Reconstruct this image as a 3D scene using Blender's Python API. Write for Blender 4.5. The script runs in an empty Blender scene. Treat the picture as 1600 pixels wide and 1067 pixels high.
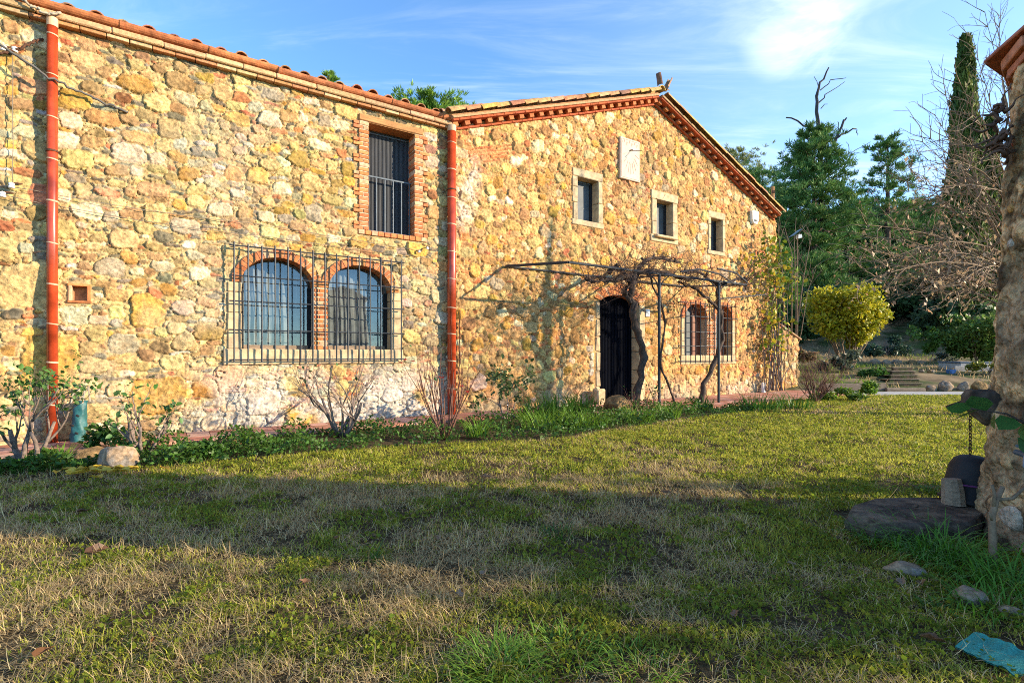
import bpy, bmesh, math, random
import numpy as np
from mathutils import Vector, Matrix, noise as mnoise

# ------------------------------------------------------------------ camera, sky, sun, exposure
sc = bpy.context.scene
C = sc.collection
R = math.radians
rng = np.random.default_rng(7)
random.seed(7)
EYE, FOC, CX, HY = 1.25, 800.0, 800.0, 554.0        # eye height, focal length and centre of the survey (1600 px wide)

cd = bpy.data.cameras.new('camera'); cam = bpy.data.objects.new('camera', cd); C.objects.link(cam)
cam.location = (0, 0, EYE); cam.rotation_euler = (R(90), 0, 0)
cd.sensor_width = 36; cd.lens = 18.0; cd.shift_y = 20.5 / 1600
cd.clip_start = 0.05; cd.clip_end = 2000
sc.camera = cam

SUN_EL = R(17.0)
SUN_XY = Vector((0.985, -0.168)).normalized()       # towards the sun, on the ground
to_sun = Vector((SUN_XY.x * math.cos(SUN_EL), SUN_XY.y * math.cos(SUN_EL), math.sin(SUN_EL)))
sl = bpy.data.lights.new('sun', 'SUN'); sun = bpy.data.objects.new('sun', sl); C.objects.link(sun)
sl.energy = 4.4; sl.angle = R(0.5); sl.color = (1.0, 0.83, 0.59)
sun.rotation_euler = (-to_sun).to_track_quat('-Z', 'Y').to_euler()

w = bpy.data.worlds.new('World'); sc.world = w; w.use_nodes = True
nt = w.node_tree; nt.nodes.clear()
def N(t, kind, **kw):
    n = t.nodes.new(kind)
    for k, v in kw.items(): setattr(n, k, v)
    return n
wo = N(nt, 'ShaderNodeOutputWorld'); bg = N(nt, 'ShaderNodeBackground'); sky = N(nt, 'ShaderNodeTexSky')
sky.sky_type = 'NISHITA'; sky.sun_disc = False; sky.sun_elevation = SUN_EL
sky.sun_rotation = math.atan2(SUN_XY.x, SUN_XY.y); sky.air_density = 0.8; sky.dust_density = 0.0; sky.ozone_density = 2.0
sky.altitude = 300
bg.inputs['Strength'].default_value = 0.15
geo = N(nt, 'ShaderNodeTexCoord')
sep = N(nt, 'ShaderNodeSeparateXYZ'); nt.links.new(geo.outputs['Generated'], sep.inputs[0])
def M(t, op, a, b=None, c=None):
    n = N(t, 'ShaderNodeMath', operation=op)
    for i, v in enumerate((a, b, c)):
        if v is None: continue
        if isinstance(v, (int, float)): n.inputs[i].default_value = v
        else: t.links.new(v, n.inputs[i])
    return n.outputs[0]
zc_ = M(nt, 'MAXIMUM', M(nt, 'ADD', sep.outputs[2], 0.10), 0.02)
cx_ = M(nt, 'DIVIDE', sep.outputs[0], zc_); cy_ = M(nt, 'DIVIDE', sep.outputs[1], zc_)
cmb = N(nt, 'ShaderNodeCombineXYZ'); nt.links.new(cx_, cmb.inputs[0]); nt.links.new(cy_, cmb.inputs[1])
def wnoise(scale, det, rough, dist, mapping):
    mp = N(nt, 'ShaderNodeMapping'); mp.inputs['Scale'].default_value = mapping; mp.inputs['Rotation'].default_value = (0, 0, R(35))
    nt.links.new(cmb.outputs[0], mp.inputs[0])
    n = N(nt, 'ShaderNodeTexNoise'); n.inputs['Scale'].default_value = scale; n.inputs['Detail'].default_value = det
    n.inputs['Roughness'].default_value = rough; n.inputs['Distortion'].default_value = dist
    nt.links.new(mp.outputs[0], n.inputs['Vector']); return n.outputs['Fac']
def ramp(t, fac, a, b, va=0.0, vb=1.0):
    mr = N(t, 'ShaderNodeMapRange'); mr.interpolation_type = 'SMOOTHSTEP'
    for i, v in zip((1, 2, 3, 4), (a, b, va, vb)): mr.inputs[i].default_value = v
    t.links.new(fac, mr.inputs[0]); return mr.outputs[0]
veil = M(nt, 'MULTIPLY', ramp(nt, wnoise(0.9, 9, 0.62, 0.9, (1, 3.6, 1)), 0.42, 0.78), 0.42)
# the one brighter cumulus wisp high on the right: a soft lobe of directions, broken by noise
lobe_dir = Vector((.428, .760, .489)).normalized()
dp = N(nt, 'ShaderNodeVectorMath', operation='DOT_PRODUCT'); nt.links.new(geo.outputs['Generated'], dp.inputs[0]); dp.inputs[1].default_value = lobe_dir
lobe = ramp(nt, dp.outputs['Value'], 0.9958, 0.99995)
puff = M(nt, 'MULTIPLY', ramp(nt, wnoise(2.6, 7, 0.62, 0.5, (1, 1, 1)), 0.38, 0.68), lobe)
puff = M(nt, 'MULTIPLY', puff, 0.7)
dp2 = N(nt, 'ShaderNodeVectorMath', operation='DOT_PRODUCT'); nt.links.new(geo.outputs['Generated'], dp2.inputs[0]); dp2.inputs[1].default_value = Vector((0.95, 1.0, 0.12)).normalized()
side = M(nt, 'MULTIPLY', ramp(nt, dp2.outputs['Value'], 0.62, 1.0), 0.15)
one = M(nt, 'SUBTRACT', 1.0, M(nt, 'MULTIPLY', M(nt, 'MULTIPLY', M(nt, 'SUBTRACT', 1.0, veil), M(nt, 'SUBTRACT', 1.0, puff)), M(nt, 'SUBTRACT', 1.0, side)))
tint = N(nt, 'ShaderNodeMix', data_type='RGBA', blend_type='MULTIPLY'); tint.inputs[0].default_value = 1.0
tint.inputs[7].default_value = (0.80, 1.06, 1.20, 1)
nt.links.new(sky.outputs[0], tint.inputs[6])
cl = N(nt, 'ShaderNodeMix', data_type='RGBA'); nt.links.new(one, cl.inputs[0])
nt.links.new(tint.outputs[2], cl.inputs[6]); cl.inputs[7].default_value = (3.8, 4.1, 4.5, 1)
nt.links.new(cl.outputs[2], bg.inputs['Color']); nt.links.new(bg.outputs[0], wo.inputs[0])

sc.view_settings.view_transform = 'Standard'; sc.view_settings.look = 'None'; sc.view_settings.gamma = 1.0
sc.view_settings.use_curve_mapping = False
sc.view_settings.exposure = 1.4
sc.cycles.max_bounces = 6; sc.cycles.diffuse_bounces = 3; sc.cycles.glossy_bounces = 2; sc.cycles.transmission_bounces = 3
sc.cycles.transparent_max_bounces = 6; sc.cycles.use_denoising = False; sc.cycles.filter_width = 1.0
sc.cycles.caustics_reflective = False; sc.cycles.caustics_refractive = False

# ------------------------------------------------------------------ survey helpers
def at(px, py, y): return Vector(((px - CX) / FOC * y, y, EYE + (HY - py) / FOC * y))
W0 = Vector((-1.197, 10.638, 0)); WROT = math.atan2(800, 1216)
HM = Matrix.Translation(W0) @ Matrix.Rotation(WROT, 4, 'Z')      # house frame: x along the facade, y into the house
HMI = HM.inverted(); CAML = HMI @ Vector((0, 0, EYE))
def hp(px, py, out=0.0):
    d = HMI.to_3x3() @ Vector(((px - CX) / FOC, 1, (HY - py) / FOC))
    k = (-out - CAML.y) / d.y
    return CAML.x + k * d.x, CAML.z + k * d.z
def gp(px, py, z=0.0):
    y = (EYE - z) * FOC / (py - HY); return Vector(((px - CX) / FOC * y, y, z))
TY = np.array([-60, 17.3, 17.6, 18.0, 21.0, 26, 30, 36, 45, 60, 90, 130, 400.]); TZ = np.array([0, 0, .10, .16, .62, .78, 1.3, 2.5, 4.9, 9, 16, 20, 30.])
def hill(x, y): return float(np.interp(y, TY, TZ))

# ------------------------------------------------------------------ materials
def mat(name, col=(.5, .5, .5), rough=.85, var=.3, scale=6., bump=0., bscale=40., attr=False, metal=0., spec=.35, transl=0., coat=0., col2=None, stretch=None):
    m = bpy.data.materials.new(name); m.use_nodes = True; t = m.node_tree; p = t.nodes['Principled BSDF']
    tc = N(t, 'ShaderNodeTexCoord'); vec = tc.outputs['Object']
    if stretch:
        mp = N(t, 'ShaderNodeMapping'); mp.inputs['Scale'].default_value = stretch; t.links.new(vec, mp.inputs[0]); vec = mp.outputs[0]
    n = N(t, 'ShaderNodeTexNoise'); n.inputs['Scale'].default_value = scale; n.inputs['Detail'].default_value = 8; n.inputs['Roughness'].default_value = .65
    t.links.new(vec, n.inputs['Vector'])
    if attr:
        a = N(t, 'ShaderNodeAttribute'); a.attribute_name = 'Col'; base = a.outputs['Color']
    else:
        rgb = N(t, 'ShaderNodeRGB'); rgb.outputs[0].default_value = (*col, 1); base = rgb.outputs[0]
    if col2:
        mx = N(t, 'ShaderNodeMix', data_type='RGBA'); n2 = N(t, 'ShaderNodeTexNoise'); n2.inputs['Scale'].default_value = scale * .45; n2.inputs['Detail'].default_value = 6
        t.links.new(vec, n2.inputs['Vector']); t.links.new(ramp(t, n2.outputs['Fac'], .42, .6), mx.inputs[0]); t.links.new(base, mx.inputs[6]); mx.inputs[7].default_value = (*col2, 1); base = mx.outputs[2]
    if var > 0:
        k = ramp(t, n.outputs['Fac'], .25, .75, 1 - var, 1 + var)
        mx = N(t, 'ShaderNodeMix', data_type='RGBA', blend_type='MULTIPLY'); mx.inputs[0].default_value = 1
        t.links.new(base, mx.inputs[6]); t.links.new(k, mx.inputs[7]); base = mx.outputs[2]
    t.links.new(base, p.inputs['Base Color'])
    p.inputs['Roughness'].default_value = rough; p.inputs['Metallic'].default_value = metal
    p.inputs['Specular IOR Level'].default_value = spec; p.inputs['Coat Weight'].default_value = coat
    if bump > 0:
        b = N(t, 'ShaderNodeBump'); b.inputs['Strength'].default_value = min(bump, 1); b.inputs['Distance'].default_value = .01 if bump <= 1 else .01 * bump ** 2
        n3 = N(t, 'ShaderNodeTexNoise'); n3.inputs['Scale'].default_value = bscale; n3.inputs['Detail'].default_value = 6
        t.links.new(vec, n3.inputs['Vector']); t.links.new(n3.outputs['Fac'], b.inputs['Height']); t.links.new(b.outputs[0], p.inputs['Normal'])
    if transl > 0:
        tr = N(t, 'ShaderNodeBsdfTranslucent'); t.links.new(base, tr.inputs[0]); ms = N(t, 'ShaderNodeMixShader'); ms.inputs[0].default_value = transl
        t.links.new(p.outputs[0], ms.inputs[1]); t.links.new(tr.outputs[0], ms.inputs[2]); t.links.new(ms.outputs[0], t.nodes['Material Output'].inputs[0])
    return m
MT = {
 'rubble': mat('rubble', attr=True, rough=.95, var=.42, scale=26, bump=.9, bscale=55, spec=.12),
 'dressed': mat('dressed_stone', (.50, .37, .21), rough=.9, var=.3, scale=7, bump=.5, bscale=35, col2=(.42, .31, .19), spec=.2),
 'brick': mat('brick', attr=True, rough=.9, var=.35, scale=18, bump=.5, bscale=60, spec=.2),
 'terracotta': mat('terracotta', attr=True, rough=.85, var=.45, scale=9, bump=.5, bscale=30, spec=.25),
 'tile_red': mat('glazed_terracotta', (.33, .042, .013), rough=.25, var=.45, scale=3.5, spec=.5, bump=.1, bscale=6),
 'joint': mat('mortar_joint', (.55, .36, .22), rough=.9, var=.2),
 'iron': mat('painted_iron', (.020, .026, .033), rough=.55, var=.3, scale=20, spec=.4),
 'iron_pale': mat('galvanised_iron', (.085, .105, .125), rough=.5, var=.25, scale=10, metal=.2),
 'rust': mat('rusted_iron', (.08, .035, .02), rough=.9, var=.4, scale=40),
 'screen': mat('dark_screen', (.035, .038, .045), rough=.6, var=.25, scale=4, stretch=(14, 1, .3), bump=.3, bscale=8),
 'pane': mat('curtained_pane', (.075, .085, .10), rough=.4, var=.95, scale=2.6, coat=.3, stretch=(1, 1, 3)),
 'curtain': mat('net_curtain', (.20, .20, .195), rough=.9, var=.35, scale=3.5, spec=.1),
 'pane_grey': mat('grey_pane', (.055, .065, .072), rough=.6, var=.35, scale=3, coat=.08),
 'dark': mat('dark_interior', (.010, .011, .014), rough=.8, var=.2),
 'doorcurtain': mat('door_curtain', (.0035, .0045, .009), spec=.05, rough=.9, var=.5, scale=2.5, stretch=(12, 1, .5), bump=.4, bscale=4),
 'shutter': mat('shutter_wood', (.16, .045, .018), rough=.6, var=.3, scale=5, stretch=(6, 1, .6)),
 'beam': mat('beam_wood', (.40, .19, .07), rough=.85, var=.4, scale=5, stretch=(.6, 6, 6), bump=.4),
 'grey_wood': mat('weathered_wood', (.22, .16, .11), rough=.9, var=.4, scale=6, stretch=(1, 8, 8), bump=.5),
 'bark_vine': mat('vine_bark', (.060, .040, .030), rough=.95, var=.5, scale=14, bump=.9, bscale=30),
 'cane': mat('dry_cane', (.105, .058, .038), rough=.8, var=.35, scale=20),
 'bark_rose': mat('rose_bark', (.17, .125, .10), rough=.9, var=.5, scale=25, bump=.6),
 'bark_red': mat('rose_cane', (.14, .06, .04), rough=.75, var=.4, scale=20),
 'bark_pine': mat('pine_bark', (.10, .06, .045), rough=.95, var=.5, scale=6),
 'bark_grey': mat('grey_bark', (.20, .135, .082), rough=.9, var=.4, scale=10),
 'deadwood': mat('dead_wood', (.05, .04, .04), rough=.9, var=.3),
 'leaf': mat('leaf', attr=True, rough=.5, var=.2, scale=3, transl=.35, spec=.35),
 'needle': mat('needle', attr=True, rough=.6, var=.2, scale=1, transl=.18, spec=.2),
 'grass': mat('grass', attr=True, rough=.6, var=.12, scale=2, transl=.5, spec=.2),
 'petal': mat('petal', (.60, .02, .03), rough=.6, var=.2, transl=.3),
 'rock': mat('rock', (.29, .20, .125), rough=.95, var=.6, scale=16, bump=1., bscale=45, col2=(.17, .145, .12), spec=.1),
 'rock_warm': mat('warm_rock', (.26, .16, .07), rough=.95, var=.55, scale=16, bump=1., bscale=45, col2=(.17, .11, .05), spec=.1),
 'wellstone': mat('well_render', attr=True, rough=.95, var=.6, scale=18, bump=2., bscale=34, spec=.1),
 'slab': mat('slab_stone', (.115, .085, .058), rough=.95, var=.7, scale=11, bump=1., bscale=30, col2=(.060, .046, .036), spec=.1),
 'pathtile': mat('path_tile', attr=True, rough=.8, var=.3, scale=8, bump=.3),
 'soil': mat('soil', (.085, .055, .032), rough=.95, var=.6, scale=9, bump=1., bscale=30, col2=(.06, .065, .02)),
 'plastic_white': mat('white_plastic', (.75, .74, .70), rough=.4, var=.08),
 'porcelain': mat('porcelain', (.72, .70, .66), rough=.2, var=.1),
 'teal': mat('teal_cloth', (.018, .095, .10), rough=.5, var=.3, scale=9, bump=.8, bscale=12),
 'tealnet': mat('teal_netting', (.03, .25, .20), rough=.6, var=.3, scale=120, bump=.8, bscale=160),
 'strap': mat('strap_webbing', (.32, .27, .20), rough=.8, var=.3),
 'cable': mat('black_cable', (.10, .09, .08), rough=.7, var=.3),
 'wire': mat('thin_wire', (.20, .16, .12), rough=.7, var=.2),
 'bluegrey': mat('bluegrey_plastic', (.18, .24, .32), rough=.45, var=.15),
 'blue': mat('blue_plastic', (.06, .16, .38), rough=.5, var=.2),
 'concrete': mat('concrete', (.34, .33, .31), rough=.9, var=.25, scale=5, bump=.4),
 'black': mat('black_rubber', (.012, .011, .012), rough=.7, var=.3),
 'purple': mat('purple_cord', (.14, .03, .12), rough=.7, var=.2),
 'panel': mat('solar_panel', (.03, .06, .07), rough=.2, var=.2),
 'marble': mat('sundial_stone', (.50, .40, .31), rough=.8, var=.14, scale=5, bump=.2),
 'engrave': mat('engraved_line', (.42, .22, .16), rough=.9, var=.1),
}

gm = bpy.data.materials.new('window_glass'); gm.use_nodes = True; t_ = gm.node_tree; t_.nodes.clear(); o_ = N(t_, 'ShaderNodeOutputMaterial'); mx_ = N(t_, 'ShaderNodeMixShader'); tr_ = N(t_, 'ShaderNodeBsdfTransparent'); gl_ = N(t_, 'ShaderNodeBsdfGlossy'); fr_ = N(t_, 'ShaderNodeValue')
tr_.inputs[0].default_value = (.74, .79, .80, 1); gl_.inputs['Roughness'].default_value = .03; fr_.outputs[0].default_value = .11; t_.links.new(fr_.outputs[0], mx_.inputs[0]); t_.links.new(tr_.outputs[0], mx_.inputs[1]); t_.links.new(gl_.outputs[0], mx_.inputs[2]); t_.links.new(mx_.outputs[0], o_.inputs[0]); MT['glass'] = gm
# ------------------------------------------------------------------ object helpers
ROOT = {}
def tag(o, label, cat, group=None, kind=None):
    if label: o['label'] = label
    if cat: o['category'] = cat
    if group: o['group'] = group
    if kind: o['kind'] = kind
    return o
def thing(name, label, cat, loc=(0, 0, 0), rz=0., group=None):
    o = bpy.data.objects.new(name, None); C.objects.link(o); o.empty_display_size = .1
    o.location = loc; o.rotation_euler = (0, 0, rz)
    ROOT[o.name] = (Matrix.Translation(Vector(loc)) @ Matrix.Rotation(rz, 4, 'Z')).inverted()
    return tag(o, label, cat, group)
def copy_tree(o, loc, rz, label, scale=None):
    c = o.copy(); C.objects.link(c); c.location = loc; c.rotation_euler = (0, 0, rz); c['label'] = label
    if scale: c.scale = scale
    for ch in o.children:
        k = ch.copy(); C.objects.link(k); k.parent = c
        for g in ch.children:
            q = g.copy(); C.objects.link(q); q.parent = k
    return c
def np_mesh(name, V, quads=None, tris=None, mats=(), col=None, smooth=False, parent=None, mi=None):
    V = np.asarray(V, np.float32); me = bpy.data.meshes.new(name); me.vertices.add(len(V)); me.vertices.foreach_set('co', V.ravel())
    parts = []; tot = []
    if quads is not None and len(quads): parts.append(np.asarray(quads, np.int32).ravel()); tot.append(np.full(len(quads), 4, np.int32))
    if tris is not None and len(tris): parts.append(np.asarray(tris, np.int32).ravel()); tot.append(np.full(len(tris), 3, np.int32))
    li = np.concatenate(parts); lt = np.concatenate(tot); ls = np.concatenate([[0], np.cumsum(lt)[:-1]]).astype(np.int32)
    me.loops.add(len(li)); me.loops.foreach_set('vertex_index', li); me.polygons.add(len(lt)); me.polygons.foreach_set('loop_start', ls)
    if mi is not None: me.polygons.foreach_set('material_index', np.asarray(mi, np.int32))
    if smooth: me.polygons.foreach_set('use_smooth', np.ones(len(lt), bool))
    if col is not None:
        ca = me.color_attributes.new('Col', 'FLOAT_COLOR', 'POINT'); c4 = np.ones((len(V), 4), np.float32); c4[:, :3] = col; ca.data.foreach_set('color', c4.ravel())
    me.update(calc_edges=True)
    for m in mats: me.materials.append(MT[m])
    o = bpy.data.objects.new(name, me); C.objects.link(o)
    if parent is not None: o.parent = parent
    return o
class MB:
    def __init__(s): s.v = []; s.f = []; s.m = []; s.c = []
    def add(s, vs, fs, mi=0, col=(1, 1, 1)):
        b = len(s.v); s.v += [Vector(v) for v in vs]; s.f += [tuple(i + b for i in f) for f in fs]; s.m += [mi] * len(fs); s.c += [tuple(col)] * len(vs)
    def box(s, c, size, rot=None, mi=0, col=(1, 1, 1), jit=0.):
        c = Vector(c); hx, hy, hz = [q / 2 for q in size]
        vs = [Vector((x, y, z)) for x in (-hx, hx) for y in (-hy, hy) for z in (-hz, hz)]
        if jit: vs = [v + Vector([random.uniform(-jit, jit) for _ in range(3)]) for v in vs]
        if rot is not None: vs = [rot @ v for v in vs]
        s.add([v + c for v in vs], [(0, 1, 3, 2), (4, 6, 7, 5), (0, 4, 5, 1), (2, 3, 7, 6), (0, 2, 6, 4), (1, 5, 7, 3)], mi, col)
    def bev(s, c, size, b=.01, rot=None, mi=0, col=(1, 1, 1), jit=0.):           # box with chamfered edges
        c = Vector(c); hx, hy, hz = [q / 2 for q in size]; b = min(b, hx * .8, hy * .8, hz * .8); vs = []; idx = {}
        for sx in (-1, 1):
            for sy in (-1, 1):
                for sz in (-1, 1):
                    for k in range(3):
                        v = Vector((sx * (hx - (b if k != 0 else 0)), sy * (hy - (b if k != 1 else 0)), sz * (hz - (b if k != 2 else 0))))
                        idx[sx, sy, sz, k] = len(vs); vs.append(v)
        if jit:
            for g in range(8):
                d = Vector([random.uniform(-jit, jit) for _ in range(3)])
                for k in range(3): vs[g * 3 + k] = vs[g * 3 + k] + d
        fs = []
        for k in range(3):
            a, d = (k + 1) % 3, (k + 2) % 3
            for sg in (-1, 1):
                ring = []
                for (p, q) in ((-1, -1), (1, -1), (1, 1), (-1, 1)):
                    key = [0, 0, 0]; key[k] = sg; key[a] = p; key[d] = q; ring.append(idx[(*key, k)])
                fs.append(tuple(ring if sg > 0 else ring[::-1]))
            for sa in (-1, 1):
                for sd in (-1, 1):
                    def I(e, kk):
                        key = [0, 0, 0]; key[k] = e; key[a] = sa; key[d] = sd; return idx[(*key, kk)]
                    r = (I(-1, a), I(1, a), I(1, d), I(-1, d)); fs.append(r if sa * sd > 0 else r[::-1])
        for sx in (-1, 1):
            for sy in (-1, 1):
                for sz in (-1, 1):
                    r = tuple(idx[sx, sy, sz, k] for k in range(3)); fs.append(r if sx * sy * sz > 0 else r[::-1])
        if rot is not None: vs = [rot @ v for v in vs]
        s.add([v + c for v in vs], fs, mi, col)
    def tube(s, pts, rad, n=6, mi=0, col=(1, 1, 1), cap=True):
        pts = [Vector(p) for p in pts]
        if not hasattr(rad, '__len__'): rad = [rad] * len(pts)
        vs = []; prev = None
        for i, p in enumerate(pts):
            d = (pts[min(i + 1, len(pts) - 1)] - pts[max(i - 1, 0)])
            d = d.normalized() if d.length > 1e-9 else Vector((0, 0, 1))
            if prev is None: x = d.orthogonal().normalized()
            else:
                x = prev - d * prev.dot(d); x = x.normalized() if x.length > 1e-6 else d.orthogonal().normalized()
            prev = x; y = d.cross(x)
            for k in range(n):
                a = 2 * math.pi * k / n; vs.append(p + (x * math.cos(a) + y * math.sin(a)) * rad[i])
        fs = [(i * n + k, i * n + (k + 1) % n, (i + 1) * n + (k + 1) % n, (i + 1) * n + k) for i in range(len(pts) - 1) for k in range(n)]
        if cap: fs += [tuple(range(n))[::-1], tuple((len(pts) - 1) * n + k for k in range(n))]
        s.add(vs, fs, mi, col)
    def lathe(s, c, prof, n=24, mi=0, col=(1, 1, 1)):
        c = Vector(c); vs = [c + Vector((r * math.cos(2 * math.pi * k / n), r * math.sin(2 * math.pi * k / n), z)) for r, z in prof for k in range(n)]
        s.add(vs, [(i * n + k, i * n + (k + 1) % n, (i + 1) * n + (k + 1) % n, (i + 1) * n + k) for i in range(len(prof) - 1) for k in range(n)], mi, col)
    def prism(s, outline, y0, y1, mi=0, col=(1, 1, 1), front=True, back=True):      # outline in (x, z)
        n = len(outline); vs = [(x, y0, z) for x, z in outline] + [(x, y1, z) for x, z in outline]
        fs = [(i, (i + 1) % n, n + (i + 1) % n, n + i) for i in range(n)]
        if front: fs.append(tuple(range(n))[::-1])
        if back: fs.append(tuple(range(n, 2 * n)))
        s.add(vs, fs, mi, col)
    def build(s, name, mats, parent=None, smooth=False, world=False):
        me = bpy.data.meshes.new(name); vs = s.v
        if world and parent is not None: inv = ROOT[parent.name]; vs = [inv @ v for v in vs]
        me.from_pydata([tuple(v) for v in vs], [], s.f)
        for m in ([mats] if isinstance(mats, str) else mats): me.materials.append(MT[m])
        me.polygons.foreach_set('material_index', s.m)
        if smooth: me.polygons.foreach_set('use_smooth', [True] * len(s.f))
        ca = me.color_attributes.new('Col', 'FLOAT_COLOR', 'POINT'); ca.data.foreach_set('color', [q for c in s.c for q in (*c, 1)])
        me.update(); o = bpy.data.objects.new(name, me); C.objects.link(o)
        if parent is not None: o.parent = parent
        return o
def jc(c, j=.15):
    k = random.uniform(1 - j, 1 + j); return tuple(max(0, q * k * random.uniform(1 - j * .35, 1 + j * .35)) for q in c)
def vnoise(shape, cell, rg):
    nz, nx = shape; zi = np.arange(nz) / cell; xi = np.arange(nx) / cell; g = rg.random((int(nz / cell) + 3, int(nx / cell) + 3))
    z0 = zi.astype(int); x0 = xi.astype(int); fz = zi - z0; fx = xi - x0; fz = (fz * fz * (3 - 2 * fz))[:, None]; fx = (fx * fx * (3 - 2 * fx))[None]
    a = g[z0][:, x0]; b = g[z0][:, x0 + 1]; c = g[z0 + 1][:, x0]; d = g[z0 + 1][:, x0 + 1]
    return (a * (1 - fx) + b * fx) * (1 - fz) + (c * (1 - fx) + d * fx) * fz
def fbm(shape, cell, rg, o=4):
    t = np.zeros(shape); amp = 1; tot = 0
    for i in range(o):
        if cell < 1.5: break
        t += amp * vnoise(shape, cell, rg); tot += amp; amp *= .55; cell /= 2
    return t / tot

# ------------------------------------------------------------------ rubble walls: one relief sheet each
PAL = {'cream': (.54, .375, .155), 'ochre': (.48, .27, .065), 'tan': (.42, .245, .105), 'pale': (.58, .46, .29), 'slate': (.19, .16, .105),
       'brick': (.44, .16, .07), 'brown': (.31, .18, .085), 'orange': (.55, .27, .10), 'grey': (.40, .36, .29)}
def rubble(name, s0, s1, z0, z1, r, classes, mortar, rg, opened, blocked, top=None, relief=.024, deep=.02, extra=(), tint=None, gap=.07, cover=.8, rough=1., groove=.016):
    nx = int((s1 - s0) / r) + 1; nz = int((z1 - z0) / r) + 1; sh = (nz, nx)
    S = s0 + np.arange(nx) * r; Z = z0 + np.arange(nz) * r; SS, ZZ = np.meshgrid(S, Z)
    blk = blocked(SS, ZZ); occ = blk.copy()
    wx = (fbm(sh, .14 / r, rg, 4) - .5) * .085; wz = (fbm(sh, .12 / r, rg, 4) - .5) * .06
    PX = SS + wx; PZ = ZZ + wz
    stones = []
    def dist(st, i0, i1, j0, j1, warp=True):
        x, z, a, b, ro, p, p2, p3, q2, q3 = st[:10]
        X = (PX if warp else SS)[j0:j1, i0:i1] - x; Y = (PZ if warp else ZZ)[j0:j1, i0:i1] - z
        c, sn = math.cos(ro), math.sin(ro); dx = np.abs((X * c + Y * sn) / a); dy = np.abs((-X * sn + Y * c) / b)
        d = (dx ** p + dy ** p) ** (1 / p); th = np.arctan2(Y / b, X / a)
        return d * (1 + q2 * np.cos(2 * th + p2) + q3 * np.cos(3 * th + p3))
    def win(st, k):
        e = k * max(st[2], st[3]) + .05
        return max(0, int((st[0] - e - s0) / r)), min(nx, int((st[0] + e - s0) / r) + 2), max(0, int((st[1] - e - z0) / r)), min(nz, int((st[1] + e - z0) / r) + 2)
    area = (s1 - s0) * (z1 - z0)
    todo = [(e, True) for e in extra]
    for st, cols in [e for e, _ in todo]:
        i0, i1, j0, j1 = win(st, 1.2)
        if i1 > i0 and j1 > j0: occ[j0:j1, i0:i1] |= dist(st, i0, i1, j0, j1) < 1.03; stones.append((st, PAL[cols] if isinstance(cols, str) else cols))
    for per, (a0, a1), (b0, b1), rot, cols, wts, ov in classes:
        names = list(cols)
        for _ in range(int(per * area)):
            x = rg.uniform(s0, s1); z = rg.uniform(z0, z1)
            if occ[min(nz - 1, int((z - z0) / r)), min(nx - 1, int((x - s0) / r))]: continue
            st = (x, z, rg.uniform(a0, a1), rg.uniform(b0, b1), rg.normal(0, rot), rg.uniform(2.2, 4.2), rg.uniform(0, 6.3), rg.uniform(0, 6.3), rg.uniform(0, .10), rg.uniform(0, .08))
            i0, i1, j0, j1 = win(st, 1.15)
            if i1 - i0 < 2 or j1 - j0 < 2: continue
            d = dist(st, i0, i1, j0, j1); o = occ[j0:j1, i0:i1]; ins = d < 1
            if (o & ins).sum() > ov * ins.sum(): continue
            occ[j0:j1, i0:i1] |= d < 1.06
            c = np.array(PAL[names[rg.choice(len(names), p=wts)]]); c = c * rg.uniform(.58, 1.20) * (1 + rg.normal(0, .06, 3)); stones.append((st, tuple(np.clip(c, .02, .8))))
    d1 = np.full(sh, 9.); d2 = np.full(sh, 9.); own = np.full(sh, -1)
    for k, (st, c) in enumerate(stones):
        i0, i1, j0, j1 = win(st, 1.45)
        if i1 <= i0 or j1 <= j0: continue
        d = dist(st, i0, i1, j0, j1); A = d1[j0:j1, i0:i1]; B = d2[j0:j1, i0:i1]; O = own[j0:j1, i0:i1]
        nb = d < A; B[:] = np.where(nb, A, np.minimum(B, d)); A[:] = np.where(nb, d, A); O[:] = np.where(nb, k, O)
    n = len(stones); scol = np.array([c for _, c in stones]); sz = np.array([min(st[2], st[3]) for st, _ in stones])
    sh_h = relief * (.55 + .7 * rg.random(n)) * np.clip(sz / .08, .55, 1.25); tx = rg.normal(0, .09, n); tz = rg.normal(0, .08, n); dome = rg.uniform(.02, .32, n)
    sxy = np.array([(st[0], st[1]) for st, _ in stones])
    edge = np.minimum((1.10 - d1), (d2 - d1) * .9 - gap * .5) / .24
    edge = edge + (fbm(sh, .045 / r, rg, 3) - .5) * .55 - np.clip(fbm(sh, .22 / r, rg, 4) - .50, 0, 1) * cover; edge = np.where(blk, -1, edge); isst = edge > 0; e = np.clip(edge, 0, 1); prof = np.sqrt(np.clip(1 - (1 - e) ** 2.2, 0, 1))
    oo = np.where(own < 0, 0, own)
    f1 = fbm(sh, .10 / r, rg, 5); f2 = fbm(sh, .35 / r, rg, 4); f3 = fbm(sh, .035 / r, rg, 3); f4 = fbm(sh, .9 / r, rg, 3)
    mort = ((f1 - .5) * .022 + (f3 - .5) * .014) * rough
    crev = np.clip((f2 - .47) * 6, 0, 1) * deep                                             # raked-out joints
    near = np.clip(1 - np.abs(edge) / .5, 0, 1)
    h = mort - crev * (.35 + .65 * near)
    hs = sh_h[oo] * (prof * (1 - dome[oo]) + dome[oo] * prof * np.clip(1.15 - d1 * .8, 0, 1)) + (SS - sxy[oo, 0]) * tx[oo] + (ZZ - sxy[oo, 1]) * tz[oo] + ((f1 - .5) * .026 + (f3 - .5) * .013) * rough
    h = np.where(isst, np.maximum(hs * np.clip(prof * 1.6, 0, 1) + h * (1 - np.clip(prof * 1.6, 0, 1)), h - .004), h)
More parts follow.
